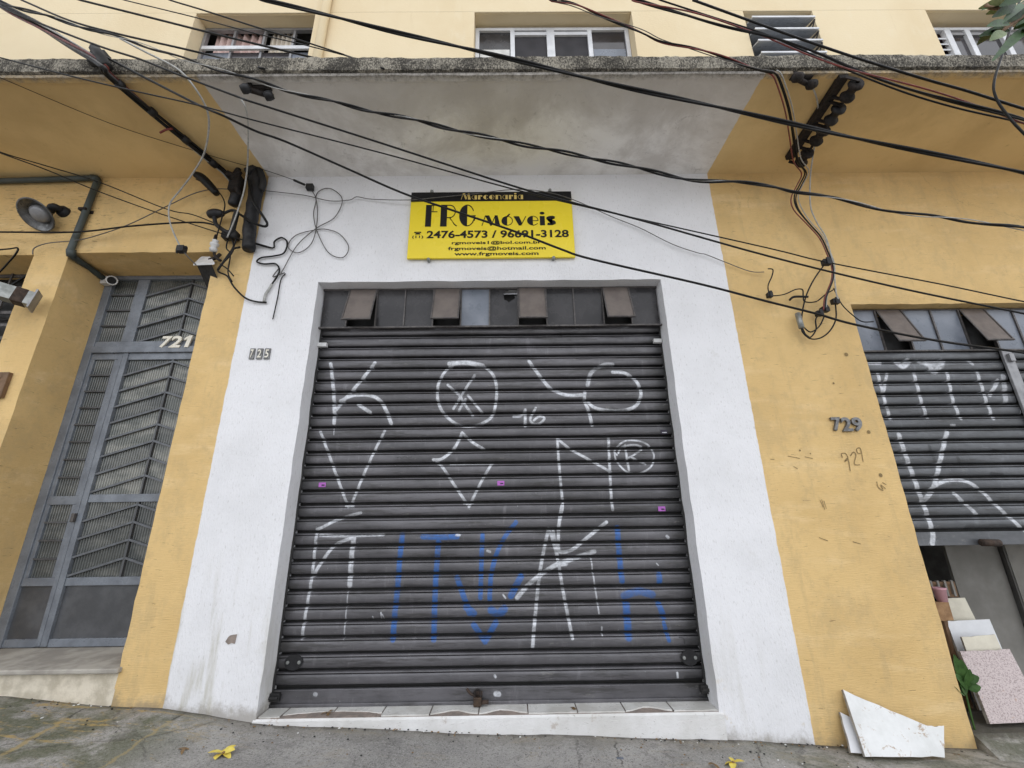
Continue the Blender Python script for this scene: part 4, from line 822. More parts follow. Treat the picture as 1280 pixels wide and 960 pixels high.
line('2476-4573 / 96691-3128', 186, 1174, 322, 376, .028); line('(11)', 85, 162, 355, 378, .02)
line('rgmoveis1@bol.com.br', 360, 985, 396, 424, .022); line('frgmoveis@hotmail.com', 334, 1014, 434, 466, .022); line('www.frgmoveis.com', 378, 964, 472, 504, .022)
mb = MB(); q = lambda x, y: (Ux(x, y), yb-.002, V(y))
mb.keepn = True; mb.add([q(102, 329), q(102, 334), q(146, 334), q(146, 329)], [(0, 1, 2, 3)]); mb.add([q(112, 336), q(106, 348), q(142, 348), q(136, 336)], [(0, 1, 2, 3)]); mb.add([q(100, 329), q(100, 338), q(110, 338), q(110, 329)], [(0, 1, 2, 3)]); mb.add([q(138, 329), q(138, 338), q(148, 338), q(148, 329)], [(0, 1, 2, 3)])
mb.build('telephone_symbol', M['signk'], SG)
for qx, qy in ((222, 48), (1043, 46), (198, 520), (1069, 516)):
    c = Vector((Ux(qx, qy), yb, V(qy))); mb = MB(); mb.lathe([(0, -.012), (.013, -.009), (.016, 0), (.016, .03)], Matrix.Translation(c) @ Euler((-math.pi/2, 0, 0)).to_matrix().to_4x4(), 10); mb.box(c.x-.006, c.x+.006, yb+.003, yb+.012, c.z-.02, c.z+.02); mb.build('bolt', M['galv'], SG, True)
# ------------------------------------------------------------------ house numbers
def digits(name, label, txt, corners, Y, mat, bold, thick, shear=0., tile=None):
    base = P(corners[0][0], corners[0][3], Y); t = thing(name, base, label, 'house number')
    for ch, (xa, xb, ya, yb_) in zip(txt, corners):
        a = P(xa, (ya+yb_)/2, Y); b = P(xb, (ya+yb_)/2, Y); zt_, zb_ = P((xa+xb)/2, ya, Y).z, P((xa+xb)/2, yb_, Y).z
        if tile: mb = MB(); mb.box(a.x-.008, b.x+.008, Y, Y+.01, zb_-.012, zt_+.012); mb.build('plate', tile, t, bevel=.001)
        mb = MB()
        if ch == '1' and not tile:
            w_, h_ = b.x-a.x, zt_-zb_; q = [(.30, 0), (.72, 0), (.72, 1), (.42, 1), (0, .80), (0, .58), (.30, .72)]
            mb.prism([(a.x+w_*u+shear*h_*v, Y, zb_+h_*v) for u, v in q], (0, -thick, 0))
        else: fit_text(mb, ch, a.x, b.x, zb_, zt_, Y-(.002 if tile else 0), bold, thick, shear)
        mb.build('digit', mat, t)
    return t
digits('house_number', 'white numerals 721 on the bar above the grey entrance door', '721', [(201, 213, 421, 435), (213.5, 227, 420.5, 435), (229.5, 241, 420, 434.5)], .372, M['numw'], .03, .014, .18)
digits('house_number', 'three small dark numeral plates 725 on the white wall', '725', [(313, 316.6, 437, 447), (322, 326.6, 437, 447), (331.5, 336, 437, 447)], -.012, M['numw'], .01, .002, 0, M['numg'])
digits('house_number', 'cast grey metal numerals 729 on the yellow pier', '729', [(1038.5, 1050, 522, 539), (1050.5, 1063, 522, 539.5), (1063.5, 1076, 522, 539.5)], -.006, M['numg'], .03, .018)
# ------------------------------------------------------------------ wall lamp, conduit with camera, fixtures at the left
c = P(80, 268, 0); hd = P(47, 268, -.13)
WL = thing('wall_lamp', c, 'round metal reflector lamp on the yellow lintel left of the conduit', 'wall lamp')
ax = (P(44, 272, -.30)-P(62, 262, -.12)).normalized(); ax = Vector((-.02, -.62, -.78)).normalized(); Mx = Matrix.Translation(hd-ax*.045) @ ax.to_track_quat('Z', 'Y').to_matrix().to_4x4()
mb = MB(); mb.lathe([(q*.86, w_*.8) for q, w_ in [(.0, -.07), (.05, -.07), (.07, -.03), (.135, .045), (.168, .075), (.172, .075), (.172, .082), (.160, .082)]], Mx, 28); mb.lathe([(q*.86, w_*.8) for q, w_ in [(.162, .082), (.13, .055), (.075, .0), (.0, -.012)]], Mx, 28); mb.build('reflector', M['lampm'], WL, True)
mb = MB(); mb.lathe([(0, .06), (.05, .058), (.074, .04), (.078, .0)], Mx, 20); mb.build('bulb', M['alu2'], WL, True)
mb = MB(); mb.tube(spline([c+Vector((0, .005, .02)), c+Vector((-.02, -.08, .02)), hd-ax*.12]), .032, 10); mb.lathe([(.0, .04), (.05, .035), (.055, 0)], Matrix.Translation(c+Vector((0, 0, .02))) @ Euler((math.pi/2, 0, 0)).to_matrix().to_4x4(), 14); mb.build('bracket', M['rubber'], WL, True)
CO = thing('conduit', P(122, 222, -.03), 'dark green conduit pipe running along the soffit and down beside the entrance', 'pipe')
pts = [P(-60, 228, -.035), P(60, 224.5, -.035), P(116, 222.5, -.035), P(122, 226, -.035), P(105, 270, -.035), P(88, 314, -.035), P(91, 321, .01), P(112, 335, .2), P(131, 349, .34)]
mb = MB(); mb.tube(pts[:3]+[P(121, 222.8, -.035)]+pts[3:5]+[P(88, 313, -.035)]+[P(88, 319, -.02)]+pts[6:], .027, 10); mb.build('pipe', M['conduit'], CO, True)
for a, b in ((pts[2], pts[3]), (P(89, 312, -.035), P(89.5, 321, -.01))):
    mb = MB(); mb.tube([a, a.lerp(b, .5)+Vector((0, -.004, .004)), b], .034, 10); mb.build('elbow', M['conduit'], CO, True)
c = P(106, 263, -.035); mb = MB(); mb.box(c.x-.05, c.x+.05, -.012, -.002, c.z-.014, c.z+.014); mb.box(c.x-.034, c.x+.034, -.066, -.012, c.z-.012, c.z+.012); mb.build('clamp', M['rust'], CO)
cc_ = P(139, 351, .33); SC = thing('security_camera', cc_, 'small white security camera at the end of the conduit', 'camera')
ax = Vector((.75, -.60, -.28)).normalized(); Mx = Matrix.Translation(cc_-ax*.05) @ ax.to_track_quat('Z', 'Y').to_matrix().to_4x4()
mb = MB(); mb.lathe([(0, -.05), (.035, -.05), (.042, -.03), (.042, .07), (.046, .072), (.046, .10), (.036, .10), (.034, .085)], Mx, 16); mb.build('body', M['plastic_w'], SC, True)
mb = MB(); mb.lathe([(.034, .086), (.0, .088)], Mx, 16); mb.build('lens', M['signk'], SC, True)
mb = MB(); mb.box(cc_.x-.10, cc_.x-.04, cc_.y-.01, cc_.y+.05, cc_.z-.03, cc_.z+.05); mb.build('mount', M['plastic_w'], SC, bevel=.006)
# galvanised box arm poking in at the left edge
a, b = P(42, 376, -.10), P(-40, 352, -.32)
GA = thing('metal_arm', a, 'galvanised box arm with a rusty patch at the left edge of the wall', 'bracket')
d = (a-b).normalized(); u = d.cross(Vector((0, 0, 1))).normalized(); v = u.cross(d)
def beam(mb, p, q, wu, wv): mb.prism([p-u*wu-v*wv, p+u*wu-v*wv, p+u*wu+v*wv, p-u*wu+v*wv], q-p)
mb = MB(); beam(mb, b, a, .055, .06); mb.build('channel', M['galv'], GA, bevel=.004)
mb = MB(); beam(mb, b.lerp(a, .70), b.lerp(a, .90), .057, .062); mb.build('rusty_sleeve', M['rust2'], GA, bevel=.003)
mb = MB(); beam(mb, a, a+d*.012, .07, .085); mb.build('end_plate', M['alu2'], GA)
# wooden frame at the left edge
a, b = P(-20, 466, -.02), P(14, 466, -.02); zt_, zb_ = a.z, P(8, 497, -.02).z
WF = thing('wooden_frame', (b.x, 0, zb_), 'brown wooden frame fixed to the wall at the left edge', 'frame')
mb = MB(); rect_frame(mb, b.x-.32, b.x, zb_, zt_, -.035, -.003, .05); mb.build('frame', M['woodd'], WF, bevel=.004)
mb = MB(); mb.box(b.x-.27, b.x-.05, -.016, -.004, zb_+.05, zt_-.05); mb.build('panel', M['wood'], WF)
# ------------------------------------------------------------------ service entrance cluster
DT = thing('cable_duct', P(310, 313, -.06), 'fat black plastic duct hanging down the wall beside the white paint', 'duct')
pts = spline([P(312, 206, -.12), P(318, 214, -.075), P(320, 235, -.07), P(316, 262, -.07), P(312, 285, -.07), P(311, 312, -.07)], 5)
mb = MB(); mb.tube(pts, [.066-.0006*i+.003*math.sin(i*1.9) for i in range(len(pts))], 14); mb.build('sleeve', M['rubber'], DT, True)
mb = MB(); mb.tube(spline([P(308, 214, -.15), P(322, 210, -.10), P(329, 226, -.09), P(326, 238, -.085)]), .03, 8); mb.build('hood', M['dark'], DT, True)
mb = MB(); mb.tube(spline([P(310, 222, -.15), P(316, 250, -.16), P(330, 272, -.13), P(334, 280, -.11), P(330, 283, -.11), P(316, 278, -.15), P(300, 268, -.12)]), .012, 6); mb.build('drip_loop', M['black'], DT, True)
mb = MB(); mb.tube(spline([P(299, 210, -.1), P(292, 222, -.1), P(296, 235, -.1), P(300, 245, -.1)]), .022, 8); mb.tube(spline([P(284, 216, -.12), P(294, 220, -.1), P(300, 214, -.12)]), .026, 8); mb.box(*[q for q in (P(290, 228, -.08).x, P(302, 228, -.08).x, -.12, -.03, P(296, 240, -.08).z, P(296, 222, -.08).z)]); mb.build('clamp', M['rust'], DT, True)
SBx = thing('splice_box', P(293, 250, -.1), 'dark grey cylindrical splice beside the black duct', 'connector')
mb = MB(); mb.lathe([(0, -.06), (.036, -.056), (.044, -.04), (.044, .045), (.038, .056), (0, .06)], Matrix.Translation(P(293, 250, -.1)) @ Euler((.15, .2, 0)).to_matrix().to_4x4(), 14); mb.build('body', M['rubber'], SBx, True)
SL = thing('wrapped_splice', P(257, 230, -.15), 'black taped cable splice hanging left of the duct', 'connector')
pts = spline([P(244, 218, -.16), P(252, 222, -.15), P(262, 232, -.13), P(271, 242, -.12)]); mb = MB(); mb.tube(pts, [.028+.012*math.sin(math.pi*i/(len(pts)-1)) for i in range(len(pts))], 10); mb.build('tape', M['black'], SL, True)
GC = thing('drop_connector', P(269, 268, -.1), 'grey egg shaped cable connector left of the duct', 'connector')
pts = spline([P(260, 269, -.1), P(268, 267, -.1), P(279, 267, -.1)]); mb = MB(); mb.tube(pts, [.018+.026*math.sin(math.pi*(.1+.85*i/(len(pts)-1))) for i in range(len(pts))], 10); mb.tube(spline([P(268, 270, -.1), P(270, 280, -.1), P(280, 288, -.1), P(287, 291, -.1)]), .018, 8); mb.tube(spline([P(279, 267, -.1), P(289, 263, -.1), P(296, 264, -.1)]), .012, 8); mb.build('body', M['rubber'], GC, True)
HK = thing('cable_hook', P(288, 295, -.08), 'black cable hook on the wall above the entrance lamp', 'hook')
mb = MB(); mb.tube(spline([P(296, 265, -.12), P(293, 277, -.12), P(290, 288, -.1), P(285, 296, -.08)]), .024, 8); mb.box(P(280, 296, -.06).x, P(297, 296, -.06).x, -.10, -.03, P(288, 299, -.06).z, P(288, 291, -.06).z); mb.tube([P(283, 297, 0), P(283, 297, -.09)], .014, 8); mb.build('hook', M['dark'], HK, True)
INS = thing('insulator', P(268, 306, -.08), 'small white ceramic insulator above the entrance lamp', 'insulator')
mb = MB(); mb.lathe([(0, -.06), (.028, -.055), (.034, -.03), (.022, -.015), (.036, .0), (.036, .02), (.022, .03), (.026, .05), (0, .06)], Matrix.Translation(P(268, 307, -.08)) @ Euler((.2, .15, 0)).to_matrix().to_4x4(), 14); mb.build('ceramic', M['plastic_w'], INS, True)
mb = MB(); mb.tube(spline([P(268, 300, -.08), P(270, 295, -.06), P(268, 318, -.06), P(276, 326, -.05)]), .012, 7); mb.build('pin', M['rust'], INS, True)
EL_ = thing('entrance_lamp', P(258, 332, .1), 'small pale square lamp under the lintel beside the entrance', 'lamp')
q = [P(241, 332, -.06), P(268, 331, -.10), P(262, 323, -.02), P(251, 323, .02)]
mb = MB(); mb.prism(q, Vector((0, .0, .022))); mb.build('plate', M['plastic_w'], EL_, bevel=.004)
mb = MB(); a = [P(246, 331, -.04), P(265, 331, -.08), P(261, 326, -.03), P(253, 326, 0)]; mb.prism([v-Vector((0, 0, .002)) for v in a], Vector((.03, .16, -.17))); mb.build('housing', M['rubber'], EL_)
mb = MB(); mb.tube(spline([P(262, 325, -.03), P(270, 322, -.05), P(275, 318, -.03)]), .016, 7); mb.build('bracket', M['rust'], EL_, True)
# ------------------------------------------------------------------ insulator rack and brackets under the canopy
zs_ = zc(3.172)
a, b = PZ(987, 200, zs_-.05), PZ(1056, 97, zs_-.05)
RK = thing('insulator_rack', a, 'rusty iron rack of spool insulators bolted under the yellow canopy', 'insulator rack')
d = (b-a); L = d.length; d.normalize(); sdv = d.cross(Vector((0, 0, 1))).normalized()
mb = MB(); mb.prism([a-sdv*.034+Vector((0, 0, .045)), a+sdv*.034+Vector((0, 0, .045)), a+sdv*.034, a-sdv*.034], d*L); mb.build('channel', M['rust'], RK, bevel=.003)
sdv = -sdv; off = sdv*.085-Vector((0, 0, .045))
mb = MB(); mb.tube([a+off+d*.03, b+off-d*.03], .011, 8); mb.build('rod', M['rust'], RK, True)
for t in (.08, .38, .64, .90):
    c = a+d*L*t+off; Mx = Matrix.Translation(c) @ d.to_track_quat('Z', 'Y').to_matrix().to_4x4()
    mb = MB(); mb.lathe([(.012, -.068), (.05, -.066), (.056, -.044), (.034, -.02), (.030, 0), (.034, .02), (.056, .044), (.05, .066), (.012, .068)], Mx, 14); mb.build('spool', M['rust'] if t != .64 else M['rubber'], RK, True)
    for s_ in (-.08, .08):
        e = a+d*(L*t+s_); mb = MB(); mb.bar(e+Vector((0, 0, .0)), e+off*1.12, .03, .008, d); mb.build('strap', M['rust'], RK)
for px, py, tilt, lab in ((1003, 102, .3, 'small rusty bracket under the canopy left of the insulator rack'), (324, 116, .1, 'small bracket with two clamps under the white soffit')):
    c = PZ(px, py, zs_-.06); BR = thing('cable_bracket', c, lab, 'bracket', 'cable brackets under the canopy')
    mb = MB(); e = Vector((.09, .035, 0)); mb.tube([c-e, c+e], .02, 8); mb.bar(c-e*.7+Vector((0, 0, .06)), c-e*.7-Vector((0, 0, .03)), .03, .012); mb.bar(c+e*.7+Vector((0, 0, .06)), c+e*.7-Vector((0, 0, .03)), .03, .012); mb.box(c.x-.08, c.x+.08, c.y-.02, c.y+.02, c.z+.035, c.z+.057); mb.build('arm', M['rust'], BR, True)
    for s_ in (-1, 1):
        q = c+e*s_*.8-Vector((0, .02, .02)); mb = MB(); mb.lathe([(0, -.035), (.03, -.03), (.036, 0), (.03, .03), (0, .035)], Matrix.Translation(q) @ Euler((.3, 1.2, .3)).to_matrix().to_4x4(), 10); mb.build('clamp', M['rubber'] if px < 640 else M['rust'], BR, True)
c = P(126, 74, -1.02); BR = thing('cable_bracket', c, 'black bracket on the canopy edge carrying the thick cable bundle', 'bracket', 'cable brackets under the canopy')
mb = MB(); mb.tube(spline([P(119, 62, -1.06), P(125, 70, -1.08), P(134, 84, -1.06)]), .036, 8); mb.box(c.x-.05, c.x+.05, -1.06, -1.0, c.z-.07, c.z+.04); mb.build('arm', M['dark'], BR, True)
# ------------------------------------------------------------------ cables
def run_on(p):
    # overhead lines go on down the street past the frame instead of stopping in the air
    p = [Vector(q) for q in p]
    def off(q): v = q-CAM; x, y = 640+FPX*v.dot(RT)/v.dot(FW), 480-FPX*v.dot(UP)/v.dot(FW); return x < -12 or x > 1350 or y < -8
    for end in (0, 1):
        a, b = (p[0], p[1]) if end == 0 else (p[-1], p[-2])
        if off(a) and abs(a.x-b.x) > .01:
            d = (a-b).normalized(); d.y *= .3; d.z *= .6; e = [a+d.normalized()*k for k in (3, 9)]
            p = e[::-1]+p if end == 0 else p+e
    return p
def cable(label, segs, name='cable', group=None, cat='cable'):
    """segs: list of (points, radius, material); one segment makes one mesh, several make parts"""
    if len(segs) == 1:
        p, r, m = segs[0]; p = run_on(p) if group else p; mb = MB(); mb.tube(spline(p, 5), r*.8, 6); o = mb.build(name, M[m], None, True, origin=p[0]); return tag(o, label, cat, group)
    t = thing(name, segs[0][0][0], label, cat, group)
    for p, r, m in segs: mb = MB(); mb.tube(spline(p, 5), r, 6); mb.build('strand', M[m], t, True)
    return t
def L(pts, Y): 
    n = len(pts); ys = Y if isinstance(Y, list) else [Y]*n
    out = []
    for (x, y), yy in zip(pts, ys):
        p = P(x, y, yy)
        if y > 84 and yy > -1.03 and p.z > zs_-.025: p = PZ(x, y, zs_-.025)      # stays under the soffit
        out.append(p)
    return out
def twist(path, r, period, ph, k=10):
    q = spline(path, k); s = 0; out = []
    for i, p in enumerate(q):
        if i: s += (p-q[i-1]).length
        d = (q[min(i+1, len(q)-1)]-q[max(i-1, 0)]).normalized(); u = d.cross(Vector((0, 0, 1))).normalized(); v = u.cross(d); a = s/period*2*math.pi+ph
        out.append(p+(u*math.cos(a)+v*math.sin(a))*r)
    return out
OG = 'overhead cables crossing the front of the building'
def bundle(label, path, specs, period, group=OG, name='cable_bundle'):
    path = run_on(path); t = thing(name, path[0], label, 'cable bundle', group)
    for i, (r, off, m) in enumerate(specs): mb = MB(); mb.tube(twist(path, off*.85, period*(1+.13*i), 2.1*i), r*.78, 6); mb.build('strand', M[m], t, True)
    return t
bundle('black twin cable crossing from the top centre left to the right edge above the rack', L([(250, -18), (332, 0), (400, 17), (480, 37), (560, 55), (640, 74), (760, 104), (860, 126), (960, 148), (1060, 170), (1160, 191), (1280, 217), (1400, 244)], -1.32), [(.0105, .008, 'black'), (.0105, .008, 'black')], 1.6)
bundle('twisted black cable bundle with pale highlights crossing the white soffit from top left to right', L([(-60, -22), (0, 2), (50, 18), (125, 40), (190, 60), (237, 76), (320, 101), (370, 116), (425, 130), (495, 145), (555, 159), (640, 178), (702, 190), (765, 203), (827, 217), (880, 226), (960, 231), (997, 240), (1060, 252), (1135, 267), (1185, 273), (1280, 286), (1400, 312)], -1.18), [(.009, .010, 'black'), (.008, .010, 'black'), (.0036, .010, 'white_cable')], .55)  # thin pale strand put in as the highlight on the black cables
cable('black cable through the soffit bracket descending rightward over the top edge of the sign', [(L([(-60, -20), (0, 8), (47, 28), (125, 58), (175, 74), (220, 92), (300, 122), (320, 129), (480, 180), (640, 232), (715, 253), (800, 275), (960, 320), (1120, 359), (1280, 392), (1400, 417)], [-1.15]*8+[-.95, -.8, -.75, -.7, -.6, -.6, -.6, -.6]), .0095, 'black')], group=OG)
cable('thick black cable sagging from the canopy bracket across the yellow sign to the lower right', [(L([(126, 68), (187, 100), (250, 132), (280, 145), (320, 164), (357, 177), (432, 210), (500, 240), (560, 261), (640, 288), (700, 311), (740, 324), (875, 355), (960, 377), (1020, 392), (1070, 406), (1172, 426), (1280, 441), (1400, 462)], [-1.05]*4+[-.85, -.75, -.6]+[-.5]*12), .0105, 'black')], group=OG)
t = cable('thin black cable passing just above the sign and clipped to the drop wires', [(L([(-60, 57), (0, 72), (80, 93), (160, 112), (250, 132), (320, 151), (480, 192), (640, 236), (747, 262), (960, 310), (1030, 327), (1175, 355), (1280, 377), (1400, 400)], [-1.1]*6+[-.9, -.75, -.6, -.5, -.5, -.5, -.5, -.5]), .0065, 'black')], group=OG)
bb = [(L([(-20, -20), (27, 0), (88, 26), (150, 43), (225, 60), (275, 72), (330, 86)], -.70), .011, 'thick black cable slipping behind the canopy edge below the first upper window'),
      (L([(40, -15), (100, 0), (180, 20), (255, 39), (320, 55), (387, 71), (440, 84)], -.62), .012, 'thick black cable crossing the first upper window and passing behind the canopy edge'),
      (L([(110, -12), (155, 0), (245, 22), (320, 42), (380, 56), (430, 69), (470, 80)], -.55), .006, 'thin black cable crossing the first upper window above the thick one'),
      (L([(160, -18), (212, 0), (255, 13), (330, 37), (380, 52), (420, 65), (437, 71), (480, 86)], -.6), .009, 'black cable cutting the top right corner of the first upper window')]
for p, r, lab in bb: cable(lab, [(p, r, 'black')], group=OG)
cable('hair thin dark wire crossing the yellow soffit towards the black duct', [(L([(-30, 85), (0, 97), (137, 154), (245, 189), (307, 207), (332, 213), (370, 226), (384, 232)], [-.9, -.9, -.6, -.3, -.12, -.08, -.05, -.04]), .0035, 'black')])
cable('thin black wire from the left edge sloping to the grey connector', [(L([(-40, 172), (0, 190), (60, 208), (125, 228), (207, 261), (240, 268), (266, 278)], [-.5, -.45, -.3, -.2, -.14, -.12, -.1]), .006, 'black')])
cable('thin black wire from the left edge sloping past the hook to the white wall curls', [(L([(-40, 174), (0, 191), (60, 213), (120, 238), (200, 267), (287, 295), (317, 303), (341, 310)], [-.55, -.5, -.35, -.2, -.14, -.1, -.05, -.02]), .006, 'black')])
cable('thick black cable running level across the yellow lintel to the connector', [(L([(-40, 290), (0, 290), (95, 290), (160, 283), (212, 279), (250, 278), (268, 281)], [-.1]*6+[-.1]), .0105, 'black')])
cable('thin wire looping from the far left opening up to the duct clamp', [(L([(41, 318), (43, 310), (60, 304), (90, 301), (112, 297), (160, 281), (212, 256), (245, 241), (272, 236), (298, 238)], -.05), .0055, 'grey_cable')])
t = thing('drop_cable', P(160, 56, -1.15), 'grey white drop cable hanging in a long curve in front of the left soffit', 'cable', 'drop cables at the entrance')
mb = MB(); mb.tube(spline(L([(150, 48), (180, 64), (220, 85), (240, 105), (258, 135), (261, 160), (255, 192), (240, 218), (225, 238), (212, 256), (213, 280), (227, 312)], [-1.12, -1.1, -1.05, -1.0, -.85, -.7, -.5, -.35, -.25, -.2, -.18, -.15]), 6), .007, 6); mb.build('upper_run', M['white_cable'], t, True)
mb = MB(); mb.tube(spline(L([(227, 312), (236, 322), (246, 332)], [-.15, -.12, -.06]), 6), .005, 6); mb.build('lower_run', M['grey_cable'], t, True)
c = P(227, 312, -.15); mb = MB(); mb.box(c.x-.03, c.x+.03, c.y-.025, c.y+.025, c.z-.025, c.z+.03); mb.tube([c+Vector((-.04, 0, -.03)), c+Vector((.04, 0, .03))], .012, 6); mb.build('connector', M['rubber'], t)
t = thing('drop_cable', P(300, 122, -1.0), 'grey white drop cable falling from the soffit bracket past the black duct', 'cable', 'drop cables at the entrance')
mb = MB(); mb.tube(spline(L([(300, 122), (307, 135), (310, 155), (310, 185), (309, 210), (305, 238), (299, 258), (292, 278), (284, 297)], [-1.0, -.95, -.8, -.5, -.3, -.2, -.17, -.15, -.1]), 6), .0065, 6); mb.build('run', M['white_cable'], t, True)
# thick service bundle stapled under the soffit
pa = L([(-50, -32), (0, 5), (50, 33), (90, 57), (118, 74), (130, 84)], -1.07)
pz = [PZ(x, y, zs_-.045) for x, y in ((135, 93), (172, 125), (215, 161), (250, 190), (280, 215))]+[P(292, 228, -.1)]
t = thing('service_bundle', pa[0], 'thick service bundle running diagonally under the left soffit to the duct', 'cable bundle')
for (r, off, m, ph) in ((.014, .016, 'black', 0), (.013, .018, 'black', 2.), (.008, .02, 'red_cable', 4.), (.006, .022, 'white_cable', 5.3), (.01, .012, 'grey_cable', 3.)):
    mb = MB(); mb.tube(twist(run_on(pa)+pz, off, 2.4, ph, 6), r, 6); mb.build('strand', M[m], t, True)
for px_, py_ in ((150, 106), (190, 140), (232, 175), (266, 204)):
    q = PZ(px_, py_, zs_-.045); e = (PZ(px_+8, py_+7, zs_-.045)-q)*.5; mb = MB(); mb.tube([q-e, q, q+e], [.030, .033, .030], 9); mb.build('tape_wrap', M['rubber'], t, True)
mb = MB(); mb.tube(spline([PZ(216, 161, zs_-.06), PZ(208, 162, zs_-.08), PZ(200, 166, zs_-.10)]), .009, 6); mb.build('loose_end', M['red_cable'], t, True)
bundle('black and red bundle dropping from top centre to the right end of the white soffit', L([(640, -14), (690, 0), (717, 6), (752, 21), (800, 38), (827, 51), (865, 61), (910, 74), (945, 85), (966, 90)], [-1.3, -1.3, -1.28, -1.25, -1.22, -1.2, -1.18, -1.14, -1.1, -1.07]), [(.007, .010, 'black'), (.006, .012, 'red_cable'), (.006, .011, 'black'), (.004, .010, 'grey_cable')], .8)
bundle('black and red cable bundle crossing the top right corner below the louvre window', L([(740, -18), (795, 0), (857, 16), (915, 34), (960, 47), (1022, 69), (1065, 85), (1135, 108), (1200, 128), (1280, 152), (1400, 190)], -1.35), [(.009, .013, 'black'), (.006, .016, 'red_cable'), (.007, .014, 'black')], 1.3)
cable('second black cable running beside the red one to the top right corner', [(L([(770, -18), (825, 0), (880, 18), (960, 44), (1010, 66), (1070, 92), (1135, 117), (1200, 136), (1280, 154), (1400, 184)], -1.28), .0075, 'black')], group=OG)
cable('uppermost black cable crossing the louvre window to the right edge', [(L([(820, -16), (866, 0), (902, 13), (960, 34), (1022, 56), (1085, 77), (1160, 100), (1210, 114), (1280, 136), (1400, 172)], -1.38), .0095, 'black')], group=OG)
cable('dark stem like cable hanging in the top right corner in front of the canopy', [(L([(1285, -20), (1271, 10), (1257, 55), (1243, 100), (1245, 122), (1260, 145), (1280, 167), (1320, 205)], -1.5), .0085, 'black')])
# drop wires on the right pier
t = thing('drop_wires', P(968, 90, -1.07), 'tangle of red black and white drop wires down the right yellow pier', 'cable bundle')
base = [(966, 90), (973, 98), (985, 135), (991, 170), (996, 200), (1006, 215), (1000, 230), (993, 245), (996, 260), (1011, 279), (1026, 296), (1035, 315), (1041, 332), (1041, 347), (1036, 361), (1032, 372), (1031, 386)]
yy = [-1.06, -1.02, -.82, -.55, -.35, -.22, -.16, -.13]+[-.1]*9
for dx, dy, r, m in ((0, 0, .0065, 'black'), (-4, 2, .0055, 'red_cable'), (5, -2, .0045, 'white_cable'), (2, 1, .005, 'black')):
    mb = MB(); mb.tube(spline(L([(x+dx*(1 if i < 9 else .4), y+dy) for i, (x, y) in enumerate(base)], yy), 5), r, 6); mb.build('strand', M[m], t, True)
mb = MB(); mb.tube(spline(L([(1004, 101), (1012, 104), (1020, 120), (1023, 140), (1021, 165), (1017, 190), (1013, 220), (1013, 256), (1020, 276), (1032, 296), (1038, 316), (1042, 336), (1045, 365), (1048, 374)], [-.86, -.84, -.75, -.6, -.45, -.33, -.22, -.14]+[-.1]*6), 5), .006, 6); mb.build('strand', M['white_cable'], t, True)
for pts, r in (([(1031, 330), (1017, 350), (1007, 372), (1002, 398), (1004, 414), (1012, 422)], .006), ([(1031, 386), (1020, 398), (1020, 412), (1012, 422), (1003, 415), (1003, 408), (1013, 415), (1024, 408), (1030, 396)], .006), ([(1044, 378), (1045, 398), (1037, 414), (1024, 423), (1010, 422), (1002, 408)], .006), ([(1042, 360), (1052, 380), (1066, 394), (1078, 402), (1092, 402)], .005),
               ([(960, 336), (966, 337), (965, 345), (960, 358), (964, 369), (980, 368), (994, 362), (1003, 362), (1004, 370), (1006, 377), (1020, 377), (1032, 368), (1042, 362)], .0055), ([(987, 375), (993, 371), (1010, 371)], .010)):
    mb = MB(); mb.tube(spline(L(pts, -.06), 5), r, 6); mb.build('loop', M['black'], t, True)
for px, py, w_ in ((1031, 387, .05), (1044, 377, .05), (1024, 392, .045), (1033, 328, .05), (962, 369, .035)):
    c = P(px, py, -.07 if py != 328 else -.48); mb = MB(); mb.box(c.x-w_*.6, c.x+w_*.6, c.y-.02, c.y+.02, c.z-.022, c.z+.022); mb.box(c.x-w_*.3, c.x+w_*.3, c.y-.03, c.y-.02, c.z-.03, c.z+.03); mb.build('connector', M['rubber'], t, bevel=.003)
mb = MB(); mb.tube([P(997, 392, -.05), P(1002, 410, -.07)], .022, 8); mb.build('anchor', M['galv'], t, True)
# wires lying on the white wall
cable('thin grey wire strung along the white wall behind the top of the sign', [(L([(312, 236), (337, 239), (380, 244), (412, 251), (437, 250), (446, 246), (465, 249), (510, 250), (545, 247), (595, 242), (640, 237), (677, 239), (715, 249), (765, 271), (800, 285), (840, 305), (872, 316), (882, 318), (905, 327), (937, 339), (955, 340)], [-.03]*7+[-.06]*6+[-.03]*8), .005, 'grey_cable')])
t = thing('wire_coil', P(395, 287, -.02), 'thin grey wire tied in clover loops on the white wall left of the sign', 'wire')
q = [(384, 233), (391, 240), (395, 250), (392, 267), (396, 288), (410, 315), (428, 322), (436, 309), (425, 293), (410, 287), (396, 287), (370, 294), (360, 308), (372, 316), (388, 306), (395, 287), (397, 262), (395, 245), (402, 237), (414, 236), (426, 245), (427, 256), (417, 273), (396, 285), (372, 306), (355, 335), (351, 342)]
mb = MB(); mb.tube(spline(L(q, -.018), 6), .0042, 5); mb.build('loop', M['grey_cable'], t, True)
c = P(388, 234, -.03); mb = MB(); mb.tube([P(367, 225, -.05), P(381, 231, -.04)], .012, 6); mb.box(c.x-.035, c.x+.03, -.055, -.012, c.z-.03, c.z+.025); mb.build('tensioner', M['dark'], t, bevel=.004)
cable('black and grey wire squiggling down the white wall beside the duct', [(L([(320, 305), (341, 310), (343, 302), (352, 297), (359, 303), (355, 316), (342, 320), (327, 322), (321, 327), (330, 330), (345, 330), (349, 340), (340, 355)], -.02), .0075, 'black'), (L([(340, 355), (336, 362), (332, 368), (330, 377)], -.018), .011, 'white_cable'), (L([(349, 335), (341, 346), (350, 343), (356, 341)], -.02), .005, 'grey_cable')])
